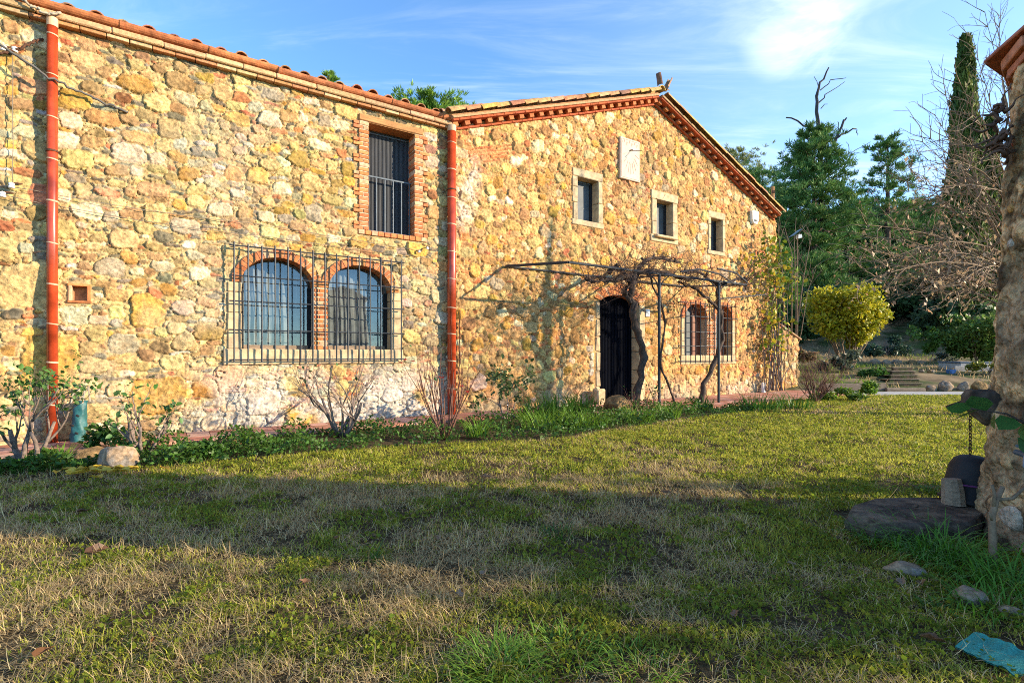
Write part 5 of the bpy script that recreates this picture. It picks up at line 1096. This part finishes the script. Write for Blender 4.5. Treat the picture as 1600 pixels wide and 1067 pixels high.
for k in range(24):
    q = Vector((random.uniform(-.05, .03), random.uniform(-.03, .06), random.uniform(-.12, .28))); P_ = [q]; d = Vector((random.uniform(-1, .0), random.uniform(-.3, .6), random.uniform(-.9, .5))).normalized()
    for j in range(6): d = (d + Vector([random.gauss(0, .6) for _ in range(3)])).normalized(); P_.append(P_[-1] + d * .035)
    m.tube(P_, [random.uniform(.006, .018) * (1 - .11 * j) * random.uniform(.7, 1.3) for j in range(7)], 7)
m.build('trunk', 'cane', t, smooth=True)
# teal netting
m = MB(); nx_, ny_ = 34, 22; q00, q10, q11, q01 = gp(1493, 1012), gp(1600, 1024), gp(1640, 1085), gp(1545, 1062); q00 = gp(1493, 1018); q10 = gp(1625, 1038); q01 = gp(1520, 1005)
c4 = [gp(1492, 1020), gp(1590, 1068), gp(1640, 1045), gp(1525, 998)]; vs = []
for j in range(ny_):
    for i in range(nx_):
        u, v = i / (nx_ - 1), j / (ny_ - 1); p_ = c4[0] * (1 - u) * (1 - v) + c4[1] * u * (1 - v) + c4[2] * u * v + c4[3] * (1 - u) * v
        z = .03 + .008 * mnoise.noise(Vector((u * 7, v * 3, 1))) + .012 * max(0, mnoise.noise(Vector((u * 3.2, v * 2.2, 7)))) + .004 * abs(math.sin(u * 16 + 3 * v)) * (.4 + v); vs.append(p_ + Vector((0, 0, z)))
N2 = len(vs); m.add(vs + [v - Vector((0, 0, .006)) for v in vs], [(j * nx_ + i, j * nx_ + i + 1, (j + 1) * nx_ + i + 1, (j + 1) * nx_ + i) for j in range(ny_ - 1) for i in range(nx_ - 1)] + [(N2 + j * nx_ + i + 1, N2 + j * nx_ + i, N2 + (j + 1) * nx_ + i, N2 + (j + 1) * nx_ + i + 1) for j in range(ny_ - 1) for i in range(nx_ - 1)])
tag(m.build('netting_sheet', 'tealnet', smooth=True), 'folded teal netting sheet lying on the grass at the bottom right', 'netting')

# ------------------------------------------------------------------ terraces behind the road
def hz(x, y): return hill(x, y)
t = thing('garden_steps', 'timber edged garden steps climbing the slope beyond the road', 'steps', at(1413, 612, 17.6)); inv = ROOT[t.name]
for k in range(6):
    y0 = 17.45 + k * .62; zt = .10 + k * .125; x0 = (1384 + k * 2.0 - CX) / FOC * y0; x1 = (1442 - k * 3.5 - CX) / FOC * y0
    m = MB(); m.bev(((x0 + x1) / 2, y0, zt - .075), (x1 - x0, .10, .14), .012, mi=1, jit=.008); m.bev(((x0 + x1) / 2, y0 - .005, zt + .005), (x1 - x0 + .03, .13, .03), .008, mi=0, jit=.006); m.box(((x0 + x1) / 2, y0 + .33, zt - .02), (x1 - x0, .58, .03), mi=1); m.build('step', ['grey_wood', 'soil'], t, world=True)
def plank(name, label, cat, px0, px1, y, z0, z1, m_='grey_wood', th=.09, group=None, dy=0.):
    x0 = (px0 - CX) / FOC * y; x1 = (px1 - CX) / FOC * (y + dy); m = MB(); nseg = max(1, int((x1 - x0) / 1.6)); dx = (x1 - x0) / nseg
    for k in range(nseg): m.bev((x0 + dx * (k + .5), y + dy * (k + .5) / nseg, (z0 + z1) / 2), (dx - .01, th, z1 - z0), .012, jit=.01)
    return tag(m.build(name, m_), label, cat, group)
plank('timber_edging', 'long timber edging board left of the garden steps', 'edging', 1282, 1384, 17.5, -.02, .27)
plank('timber_edging', 'timber edging board low along the road below the steps', 'edging', 1384, 1446, 17.3, -.02, .10)
for k, (px, w_, a) in enumerate([(1455, 17, .9), (1478, 25, .9), (1505, 22, 1.), (1530, 24, .9), (1556, 22, .9)]):
    rock('edging_stone', ['small dark stone first in the row right of the steps', 'grey stone second in the row along the road', 'larger grey stone third in the row along the road', 'brown stone fourth in the row along the road', 'last stone of the road row beside the well'][k], 'stone', px, 611, w_, (1, .6, a), ['rock', 'rock', 'rock', 'rock_warm', 'rock'][k], 40 + k, .2, 'stones edging the road right of the steps', world=((px - CX) / FOC * 17.5, 17.5, -.02))
for k, (px, py, w_, mt) in enumerate([(1455, 577, 9, 'rock'), (1367, 560, 16, 'rock'), (1385, 562, 14, 'rock'), (1402, 563, 16, 'rock'), (1425, 562, 14, 'rock_warm'), (1440, 564, 12, 'rock'), (1468, 565, 12, 'rock'), (1440, 590, 9, 'rock'), (1452, 585, 8, 'rock_warm')]):
    y = 25.5 if py < 570 else 20.5; x = (px - CX) / FOC * y; rock('terrace_stone', ['stone beside the top of the steps', 'leftmost grey stone of the upper terrace row', 'second grey stone of the upper terrace row', 'third grey stone of the upper terrace row', 'brown stone of the upper terrace row', 'small grey stone of the upper terrace row near the young tree', 'rightmost stone of the upper terrace row', 'lower small stone beside the steps', 'small brown stone beside the steps'][k], 'stone', 0, 0, w_, (1, .8, .7), mt, 60 + k, .25, 'stones edging the upper terraces', world=(x, y, hz(x, y)))
# concrete trough, blue crate
y = 21.5; x0 = (1483 - CX) / FOC * y; x1 = (1530 - CX) / FOC * y; z0 = hz(0, y) - .2; z1 = EYE + (HY - 567) / FOC * y; t = thing('water_tank', 'long pale concrete water tank above the stony bank', 'tank', ((x0 + x1) / 2, y, z0)); h = z1 - z0; wd_ = x1 - x0
m = MB()
for sy in (-.5, .5): m.bev((0, sy, h / 2), (wd_, .1, h), .015)
for sx in (-1, 1): m.bev((sx * (wd_ / 2 - .05), 0, h / 2), (.1, .9, h), .015)
m.build('tank_wall', 'concrete', t); m = MB(); m.bev((0, 0, h + .03), (wd_ + .06, 1.14, .06), .02); m.build('lid', 'iron_pale', t)
plank('retaining_wall', 'low concrete retaining wall right of the water tank', 'wall', 1490, 1560, 20.9, .1, .78, 'concrete', .15)
y = 20.4; b = at(1486, 585, y); t = thing('blue_crate', 'small blue plastic crate in front of the water tank', 'crate', b); m = MB()
m.prism([(-.09, 0), (.09, 0), (.12, .17), (-.12, .17)], -.1, .1); m.build('crate_body', 'blue', t); m = MB(); m.bev((0, 0, .18), (.26, .22, .02), .006); m.build('rim', 'blue', t)
b = at(1350, 575, 21.0); 
# lamp
y = 19.5; b = at(1246, 600, y); b.z = hz(b.x, y); t = thing('solar_lamp', 'slim solar garden lamp with dark panel beyond the house corner', 'lamp', b); top_ = EYE + (HY - 368) / FOC * y - b.z
m = MB(); m.tube([(0, 0, -.1), (0, 0, top_)], .020, 8); m.build('pole', 'bark_grey', t)
m = MB(); ro = Matrix.Rotation(R(-38), 3, 'Y'); m.bev((-.08, 0, top_ + .08), (.42, .34, .03), .006, rot=ro); m.build('solar_panel', 'panel', t)
m = MB(); ro2 = Matrix.Rotation(R(30), 3, 'Y'); m.prism([(.02, -.10), (.17, -.07), (.15, .06), (.03, .06)], -.08, .08); m.v = [v + Vector((-.03, 0, top_ - .03)) for v in m.v]; m.build('lamp_head', 'plastic_white', t)
# wooden post rising behind the right eave
y = 19.0; b = at(1205, 345, y); t = thing('wooden_pole', 'old wooden pole rising behind the right eave of the gable', 'pole', (b.x, y, 0)); m = MB(); zt = EYE + (HY - 292) / FOC * y; m.tube([(0, 0, -.1), (.01, 0, zt * .5), (.06, 0, zt)], [.09, .08, .055], 9); m.build('shaft', 'beam', t); m = MB(); m.box((.06, -.06, zt - .2), (.10, .04, .10)); m.build('bracket', 'rust', t)

# ------------------------------------------------------------------ trees and shrubs of the hillside
def base_at(px, y):
    x = (px - CX) / FOC * y; return Vector((x, y, hz(x, y) + (1.0 if y > 30 and x > 20 else 0) - .3))
y = 22.0; b = base_at(1325, y); b.z = hz(b.x, y)
def crownbush(name, label, cat, base, w, d, z0, h, n, size, col, col2, seed, nstem=9, bark='bark_grey', m='leaf', group=None, k=34, lump=.26):
    rg = np.random.default_rng(seed); random.seed(seed); t = thing(name, label, cat, base, 0, group); cen = unit(k, rg) * rg.uniform(.30, 1.05, (k, 1)); cen[:, 2] = cen[:, 2] * .9
    i = rg.integers(0, k, n); P = cen[i] + unit(n, rg) * (rg.random((n, 1)) ** .5) * lump * rg.uniform(.5, 1.45, (k, 1))[i]; taper = (.62 if name != 'yellow_shrub' else .30) + (.38 if name != 'yellow_shrub' else .70) * np.clip((P[:, 2:3] + 1) / 1.1, 0, 1)
    P = P * np.array([w / 2, d / 2, (h - z0) / 2]); P[:, :2] *= taper; P[:, 2] += (h + z0) / 2; q = rg.uniform(0, 1, (k, 1)); q = q[i] * .7 + rg.random((n, 1)) * .5 - .1; q = np.clip(q, 0, 1)
    leafobj('foliage', [leaf_arrays(P, size, rg, np.array(col) * (1 - q) + np.array(col2) * q, asp=.55)], m, t); mb = MB(); tips = []
    for s in range(nstem): a = s * 2.4; grow(mb, (math.cos(a) * .12, math.sin(a) * .12, -.1), (math.cos(a) * .5, math.sin(a) * .4, 1.1), (z0 + h) * .42, .035 * h / 3, 2, tips, .2, .05, (2, 3), .6)
    mb.build('trunk', bark, t); return t
crownbush('yellow_shrub', 'round yellow green shrub on bare splayed stems, sunlit on the slope', 'shrub', b, 3.5, 3.0, .6, 4.0 - b.z, 11000, .17, (.14, .20, .015), (.48, .42, .02), 601, 13, lump=.40, k=15)
y = 25.0; b = base_at(1447, y); b.z = hz(b.x, y); crownbush('young_tree', 'small young green tree with thin pale trunk on the terrace', 'tree', b, 1.6, 1.4, .55, 1.85, 1100, .16, (.05, .12, .015), (.12, .20, .03), 602, 1, k=16)
y = 24.5; b = base_at(1535, y); b.z = hz(b.x, y); crownbush('leafy_shrub', 'big dense green shrub next to the well edge on the slope', 'shrub', b, 4.0, 3.4, .1, 2.9, 6500, .20, (.045, .11, .018), (.17, .23, .035), 603, 7)
lowbush('leafy_shrub', 'dull blue green low shrub on the terrace behind the stone row', 'shrub', Vector(((1385 - CX) / FOC * 29, 29, hz(0, 29))), 2.6, 2., 1.3, 1300, .16, (.035, .075, .045), 604)
lowbush('leafy_shrub', 'yellowish low shrub by the concrete wall next to the well', 'shrub', Vector(((1545 - CX) / FOC * 20.2, 20.2, hz(0, 20.2))), 1.9, 1.1, .55, 1200, .10, (.13, .15, .02), 605, (.25, .24, .03))
lowbush('leafy_shrub', 'green low plants on the bank left of the steps', 'plant', Vector(((1368 - CX) / FOC * 19.6, 19.6, hz(0, 19.6))), 1.3, .9, .5, 700, .12, (.05, .12, .02), 606, stem=False)
lowbush('leafy_shrub', 'grey lavender mound right of the stone row on the terrace', 'plant', Vector(((1475 - CX) / FOC * 26, 26, hz(0, 26))), 1.3, 1., .7, 600, .12, (.10, .13, .10), 607, stem=False)
lowbush('leafy_shrub', 'dry tawny grass mound behind the low stone buttress', 'plant', Vector(((1262 - CX) / FOC * 24, 24, hz(0, 24))), 1.6, 1., .9, 900, .16, (.28, .20, .11), 608, stem=False)
lowbush('leafy_shrub', 'grey green spiky plant under the yellow shrub', 'plant', Vector(((1318 - CX) / FOC * 20.8, 20.8, hz(0, 20.8))), 1.7, 1., .9, 700, .16, (.09, .11, .07), 609, stem=False)

def pine(name, label, px, ytop, y, w, seed, lo=.25, nl=64, tuft=17, per=16, nlen=.5, col=(.055, .15, .045), col2=(.15, .24, .05), prof=None, lean=0., group='pines on the hillside', trunk=True, flat=0., bp=None):
    rg = np.random.default_rng(seed); b = base_at(px, y) if bp is None else bp; h = EYE + (HY - ytop) / FOC * y - b.z; t = thing(name, label, 'pine tree', b, 0, group); m = MB(); m.tube([(0, 0, -.5), (lean * .3, 0, h * .4), (lean * .8, 0, h * .75), (lean, 0, h * .985)], [.024 * h * .8, .019 * h * .8, .011 * h * .8, .003 * h], 8)
    C_ = []; D_ = []
    for k in range(nl):
        f = (k + rg.random()) / nl; z = h * (lo + (1 - lo) * f * .97); pr = (prof or (lambda f: (1 - f) ** .65 * (.45 + .55 * min(1, f * 4)) + .06))(f); L = w / 2 * pr * rg.uniform(.6, 1.2); a = k * 2.399 + rg.normal(0, .3); up = .12 + .5 * f + rg.normal(0, .12) - flat; s = np.array([lean * (z / h) ** 1.2, 0, z]); d = np.array([math.cos(a), math.sin(a), up]); d /= np.linalg.norm(d)
        e = s + d * L; mid = s + d * L * .5 + np.array([0, 0, -.04 * L]); m.tube([s, mid, e], [.010 * h * .25 * (1.2 - f), .006 * h * .25, .012], 4, cap=False)
        for q in range(int(per * (.45 + .75 * pr))):
            u = rg.uniform(.30, 1.06); p_ = s * (1 - u) + e * u + rg.normal(0, 1, 3) * np.array([.17, .17, .08]) * L * (.35 + .6 * u); p_[2] = min(p_[2], h); C_.append(p_); D_.append(d * .6 + np.array([0, 0, .5]))
    C_ = np.array(C_); D_ = np.array(D_); n = len(C_); i = np.repeat(np.arange(n), tuft); dd = unit(len(i), rg) * .75 + D_[i]; dd /= np.linalg.norm(dd, axis=1)[:, None]
    P = C_[i] + dd * .03; Lf = nlen * rg.uniform(.6, 1.15, len(i)); sd = np.cross(dd, unit(len(i), rg)); sd /= np.linalg.norm(sd, axis=1)[:, None]; wdt = .030 * nlen / .5
    V = np.stack([P - sd * wdt, P + dd * Lf[:, None] * .6 - sd * wdt * .9, P + dd * Lf[:, None], P + dd * Lf[:, None] * .6 + sd * wdt * .9], 1).reshape(-1, 3); mixk = rg.random((n, 1)); cc = np.array(col) * (1 - mixk) + np.array(col2) * mixk; cc = np.repeat(cc[i] * rg.uniform(.7, 1.3, (len(i), 1)), 4, 0)
    np_mesh('foliage', V, np.arange(4 * len(i)).reshape(-1, 4), None, ['needle'], cc, False, t)
    m.build('trunk', 'bark_pine', t); return t
rnd = lambda f: (max(0, 1 - (2 * f - 1) ** 2)) ** .5 * .9 + .1
stone = lambda f: .55 + .5 * math.sin(min(1, f * 1.25) * math.pi) ** .8 * (1 - f * .35)
pA = pine('pine_tree', 'tall bushy pine crowned by a dead tree, left of the sky gap', 1272, 205, 42, 7.8, 701, lo=.24, nl=92, per=30, prof=lambda f: (.5 + .5 * math.sin(f * 3.0)) * (1.05 - f * .55))
pB = pine('pine_tree', 'slender open pine standing alone before the sky right of the tall pine', 1387, 216, 46, 6.0, 702, lo=.42, nl=52, per=15, prof=lambda f: (1 - f) ** .5 * .8 + .16)
pine('pine_tree', 'loose leafy pine crown peeping over the gable slope', 1152, 240, 62, 8, 703, lo=.4, nl=60, per=16, col=(.18, .21, .08), col2=(.27, .29, .10), prof=rnd)
pine('pine_tree', 'dark spiky pine just right of the gable slope', 1192, 272, 52, 9, 704, lo=.3, nl=66, per=17, prof=rnd, col=(.05, .15, .055))
pine('pine_tree', 'pine right behind the wooden pole', 1228, 300, 46, 7, 705, lo=.2, nl=60, per=16)
pine('pine_tree', 'bright green lower pine beside the right eave', 1216, 385, 34, 4.5, 706, lo=.05, nl=50, per=15, nlen=.4, col=(.09, .19, .03), col2=(.17, .28, .05))
pine('pine_tree', 'broad dark pine right below the tall bushy pine', 1325, 300, 44, 7.5, 707, lo=.15, nl=66, per=17)
pine('pine_tree', 'dark pine between slender pine and cypress', 1445, 318, 52, 8, 708, lo=.2, nl=62, per=16, prof=rnd)
pine('pine_tree', 'low dark pine at the foot of the slender pine', 1400, 392, 40, 6.5, 709, lo=.05, nl=56, per=16)
pine('pine_tree', 'dark pine behind the cypress foot', 1485, 345, 48, 8, 710, lo=.1, nl=60, per=16)
pine('pine_tree', 'dark pine half hidden by the well tower', 1560, 360, 42, 8, 711, lo=.05, nl=60, per=16)
pine('pine_tree', 'low dark pine under the tall bushy pine', 1275, 400, 38, 6, 712, lo=.02, nl=56, per=16)
pine('stone_pine', 'rounded bright stone pine crown showing above the wing roof', 676, 166, 34, 8.2, 713, lo=.50, nl=110, per=36, nlen=.42, prof=lambda f: (max(0, 1 - f ** 2.2)) ** .5, col=(.11, .22, .03), col2=(.22, .34, .045), bp=Vector(((672 - CX) / FOC * 34, 34, 2)))
pine('stone_pine', 'tiny pine tip peeping over the wing roof tiles', 514, 112, 30, 2.2, 714, lo=.7, nl=30, per=14, nlen=.35, col=(.11, .22, .03), col2=(.22, .34, .045), bp=Vector(((514 - CX) / FOC * 30, 30, 2)))
# dead tree above the tall pine
random.seed(21); y = 43.; b = base_at(1284, y); t = thing('dead_tree', 'bare black dead tree standing above the tall bushy pine', 'dead tree', b); m = MB(); inv = ROOT[t.name]
def seg(pts, r0, r1, yy=0.):
    P = [inv @ at(px, py, y + yy) for px, py in pts]; Q = []
    for a, c in zip(P[:-1], P[1:]):
        for k in range(3): Q.append(a.lerp(c, k / 3) + Vector([random.gauss(0, .06) for _ in range(3)]))
    Q.append(P[-1]); m.tube(Q, [r0 + (r1 - r0) * k / (len(Q) - 1) for k in range(len(Q))], 6)
    return Q
m.tube([(0, 0, -.5), inv @ at(1283, 300, y)], [.32, .20], 8)
seg([(1283, 300), (1280, 205), (1275, 160), (1282, 130), (1295, 106)], .20, .05); seg([(1276, 165), (1290, 148), (1320, 128)], .07, .02); seg([(1283, 140), (1300, 126), (1322, 122)], .05, .02); seg([(1280, 206), (1255, 196), (1228, 184)], .10, .05); seg([(1290, 260), (1305, 218), (1318, 190), (1323, 184)], .14, .06); seg([(1305, 218), (1320, 208), (1338, 202)], .10, .05); seg([(1338, 202), (1340, 212)], .04, .02)
seg([(1292, 290), (1318, 262), (1330, 240), (1360, 222)], .06, .02); seg([(1318, 250), (1328, 235), (1322, 222)], .04, .015); seg([(1315, 250), (1320, 270), (1333, 288)], .04, .015); seg([(1330, 242), (1345, 240)], .03, .015); seg([(1281, 170), (1293, 163)], .04, .02); seg([(1275, 158), (1278, 150), (1272, 120)], .04, .02); seg([(1311, 205), (1309, 190)], .05, .02)
m.build('trunk', 'deadwood', t)
# cypresses
def cypress(label, px, ytop, y, w, seed):
    rg = np.random.default_rng(seed); b = base_at(px, y); h = EYE + (HY - ytop) / FOC * y - b.z; t = thing('cypress', label, 'cypress', b, 0, 'cypresses behind the bare tree'); n = 17000; f = rg.random(n) ** .85; a = rg.uniform(0, 6.283, n)
    k = 150; cf = rg.random(k); ca = rg.uniform(0, 6.283, k); rr = w / 2 * (np.clip(f * 9, 0, 1)) ** .5 * (1 - f) ** .62 * (1 + .20 * np.sin(a * 3 + f * 25) + .14 * np.sin(a * 5 - f * 44)) * rg.uniform(.35, 1.05, n) ** .5; rr += .02
    P = np.stack([rr * np.cos(a), rr * np.sin(a), .3 + f * (h - .3)], 1); d = np.stack([np.cos(a) * .35, np.sin(a) * .35, np.ones(n)], 1); d += rg.normal(0, .25, (n, 3)); q = rg.random((n, 1)); q = (q * .6 + .4 * (np.sin(a * 2 + f * 30)[:, None] * .5 + .5))
    leafobj('foliage', [leaf_arrays(P, .36, rg, np.array([.03, .075, .018]) * (1 - q) + np.array([.15, .18, .035]) * q, dirs=d / np.linalg.norm(d, axis=1)[:, None], up=.3, asp=.4)], 'needle', t); m = MB(); m.tube([(0, 0, -.4), (0, 0, h * .9)], [.2, .03], 8); m.build('trunk', 'bark_pine', t)
cypress('tall slim dark cypress left of the well cap', 1508, 62, 30, 2.3, 721); cypress('shorter cypress close behind the tall one', 1546, 190, 33, 1.9, 722)
# dense dark understorey, one shrub each
for k, (px, yt, y, w, c) in enumerate([(1235, 470, 33, 4, 0), (1262, 440, 36, 5, 1), (1300, 452, 35, 5, 0), (1345, 440, 38, 5.5, 1), (1385, 455, 37, 5, 0), (1420, 432, 39, 6, 1), (1462, 425, 37, 6.5, 0), (1502, 420, 36, 6.5, 0), (1545, 415, 35, 6, 1), (1590, 400, 36, 6, 0), (1475, 470, 32, 5, 1), (1520, 462, 30, 4.5, 0)]):
    b = base_at(px, y); h = EYE + (HY - yt) / FOC * y - b.z
    crownbush('dark_shrub', 'dark evergreen thicket shrub at the wood edge, ' + ['leftmost, beside the lamp', 'under the low pine behind the lamp', 'behind the yellow shrub at its left', 'behind the yellow shrub at its right', 'right of the yellow shrub', 'below the slender open pine', 'left of the cypress foot', 'at the cypress foot', 'right of the cypress foot', 'behind the well tower', 'in front left of the cypress', 'just behind the big green shrub'][k], 'shrub', b, w, w * .8, .1, h, 2600, .34, [(.03, .075, .025), (.045, .085, .032)][c], [(.07, .13, .04), (.09, .13, .06)][c], 740 + k, 4, group='evergreen thicket at the wood edge', k=26, lump=.34)
# far wood behind: nobody could count it
rg = np.random.default_rng(770); n = 34000; xx = rg.uniform(10, 90, n); yy = rg.uniform(55, 72, n); zz = rg.random(n) * (5.5 + 5 * fbm((1, 200), 18, rg, 3)[0][((xx - 10) / 80 * 199).astype(int)]); P = np.stack([xx, yy, np.interp(yy, TY, TZ) + zz], 1)
o = leafobj('far_wood', [leaf_arrays(P, .9, rg, np.array([.02, .05, .02]) * (.7 + .8 * rg.random((n, 1))), asp=.6)], 'needle'); o['kind'] = 'stuff'

# thin bare saplings between the house corner and the yellow shrub
random.seed(31)
def stick(label, pts, y, r, nt):
    b = base_at(pts[0][0], y); b.z = hz(b.x, y); t = thing('bare_sapling', label, 'sapling', b, 0, 'bare saplings beyond the house corner'); inv = ROOT[t.name]; m = MB(); P = [inv @ at(px, py, y) for px, py in pts]; P[0].z = -.1; m.tube(P, [r * (1 - .7 * k / (len(P) - 1)) for k in range(len(P))], 6)
    for _ in range(nt):
        i = random.randint(1, len(P) - 2); q = P[i].lerp(P[i + 1], random.random()); grow(m, q, (random.gauss(0, .7), random.gauss(0, .5), .9), random.uniform(.4, 1.1), r * .35, 1, [], .25, .05, (1, 3), .6, n=4)
    m.build('trunk', 'bark_grey', t)
stick('tall pale sapling nearest the house corner', [(1228, 600), (1226, 500), (1222, 420), (1216, 360)], 20, .035, 7); stick('forked pale sapling left of the lamp', [(1236, 600), (1237, 500), (1238, 400), (1226, 355)], 20.6, .03, 6); stick('leaning pale sapling right of the lamp', [(1236, 590), (1247, 500), (1256, 430), (1268, 370)], 21, .035, 8); stick('straight thin sapling behind the lamp', [(1243, 590), (1244, 480), (1241, 380), (1244, 340)], 22, .03, 5); stick('slanting sapling left of the yellow shrub', [(1232, 600), (1252, 520), (1262, 455), (1275, 420)], 20, .02, 5)

# bare lime tree right of the well, its branches reaching in over the lawn
def limb_tree(name, label, cat, base, h, r, ends, seed, bark, group=None, leafcol=None, dens=1., twig=.004):
    random.seed(seed); rg = np.random.default_rng(seed); t = thing(name, label, cat, base, 0, group); inv = ROOT[t.name]; m = MB(); m.tube([(0, 0, -.2), (.05, .05, h * .4), (.0, .1, h * .8), (-.1, .2, h)], [r, r * .8, r * .5, r * .15], 10); LPs = []; tm = MB()
    for ex, ey, ed, z0 in ends:
        e = inv @ at(ex, ey, ed); s = Vector((random.gauss(0, .04), random.gauss(0, .04), z0)); dist_ = (e - s).length; mid = s.lerp(e, .45) + Vector((0, 0, .13 * dist_)) + Vector([random.gauss(0, .06 * dist_) for _ in range(3)]); P = []
        for k in range(15): u = k / 14; P.append(s * (1 - u) ** 2 + mid * 2 * u * (1 - u) + e * u * u + Vector([random.gauss(0, .014) * dist_ * .12 for _ in range(3)]))
        r0 = .010 + .0035 * dist_; m.tube(P, [max(twig * 1.1, r0 * (1 - .93 * (k / 14) ** .8)) for k in range(15)], 6)
        for k in range(3, 15):
            for _ in range(random.choice([1, 2, 2]) if random.random() < dens else 0):
                d = (P[min(k, 14)] - P[k - 1]).normalized(); a = Vector([random.gauss(0, 1) for _ in range(3)]); a = (a - d * a.dot(d)).normalized(); d2 = (d + a * random.uniform(.5, 1.1)).normalized(); L = random.uniform(.3, 1.0) * (1.25 - .5 * k / 14); q = P[k]; pts_ = [q]
                for j in range(5): d2 = (d2 + Vector([random.gauss(0, .13) for _ in range(3)]) + Vector((0, 0, .03))).normalized(); pts_.append(pts_[-1] + d2 * L / 5)
                tm.tube(pts_, [twig * (1.7 - .24 * j) for j in range(6)], 4, cap=False)
                for j in (2, 3, 4, 5):
                    if random.random() < .65: a = Vector([random.gauss(0, 1) for _ in range(3)]).normalized(); d3 = (d2 + a * .8).normalized(); f_ = pts_[j] + d3 * random.uniform(.08, .32); tm.tube([pts_[j], pts_[j].lerp(f_, .5) + Vector((0, 0, .01)), f_], twig * .75, 3, cap=False); LPs.append(f_)
                LPs.append(pts_[-1])
    m.v += []; b0 = len(m.v); m.v += tm.v; m.f += [tuple(i + b0 for i in f_) for f_ in tm.f]; m.m += tm.m; m.c += tm.c
    m.build('trunk', bark, t)
    if leafcol is not None:
        keep = [p for p in LPs if (HM.inverted() is not None) and ((t.location + p).z < 4.6) and random.random() < .42]; P = np.array([tuple(p) for p in keep]) + rg.normal(0, .03, (len(keep), 3)); leafobj('foliage', [leaf_arrays(P, .085, rg, leafcol, up=-.9, asp=.55, cj=.3)], 'leaf', t)
    return t
ends = []
random.seed(61)
for ex, ey in [(1312, 398), (1340, 388), (1330, 352), (1352, 420), (1365, 372), (1345, 445), (1385, 440), (1400, 460), (1395, 395), (1420, 420), (1440, 455), (1375, 410), (1440, 385), (1460, 430), (1415, 350), (1480, 460), (1500, 445), (1470, 395)]: ends.append((ex, ey, random.uniform(7.4, 12.5), random.uniform(1.9, 3.0)))
for ex, ey in [(1405, 330), (1425, 268), (1440, 222), (1420, 300), (1462, 180), (1440, 205), (1478, 150), (1500, 130), (1520, 60), (1538, 20), (1465, 310), (1490, 250), (1450, 250), (1455, 335), (1540, 90), (1480, 215), (1560, 30), (1520, 180)]: ends.append((ex, ey, random.uniform(7.6, 12.5), random.uniform(2.6, 5.2)))
limb_tree('lime_tree', 'bare winter lime tree with drooping twigs and dry leaf scraps by the well', 'tree', (10.2, 10.26, 0), 7.4, .17, ends, 62, 'bark_grey', leafcol=(.34, .23, .13), dens=1., twig=.0048)

# unseen evergreens added right of the picture to shade and dapple the lawn
for k, (x, y, w, z0, h) in enumerate([(12.4, -.35, 2.0, .5, 5.0), (11.2, 1.0, 1.4, .3, 4.7), (10.6, 3.45, 1.2, .2, 3.3), (4.9, 1.0, 1.3, .1, .8)]):
    crownbush('garden_shrub', ['tall loose garden shrub beyond the right edge, nearest the camera', 'slim garden shrub behind the well beyond the right edge', 'garden shrub right of the well beyond the right edge', 'low garden shrub beyond the right edge'][k], 'shrub', (x, y, 0), w, w, z0, h, [420, 700, 380, 420][k], .20, (.04, .10, .018), (.09, .14, .025), 801 + k, 4, k=22, lump=.3)
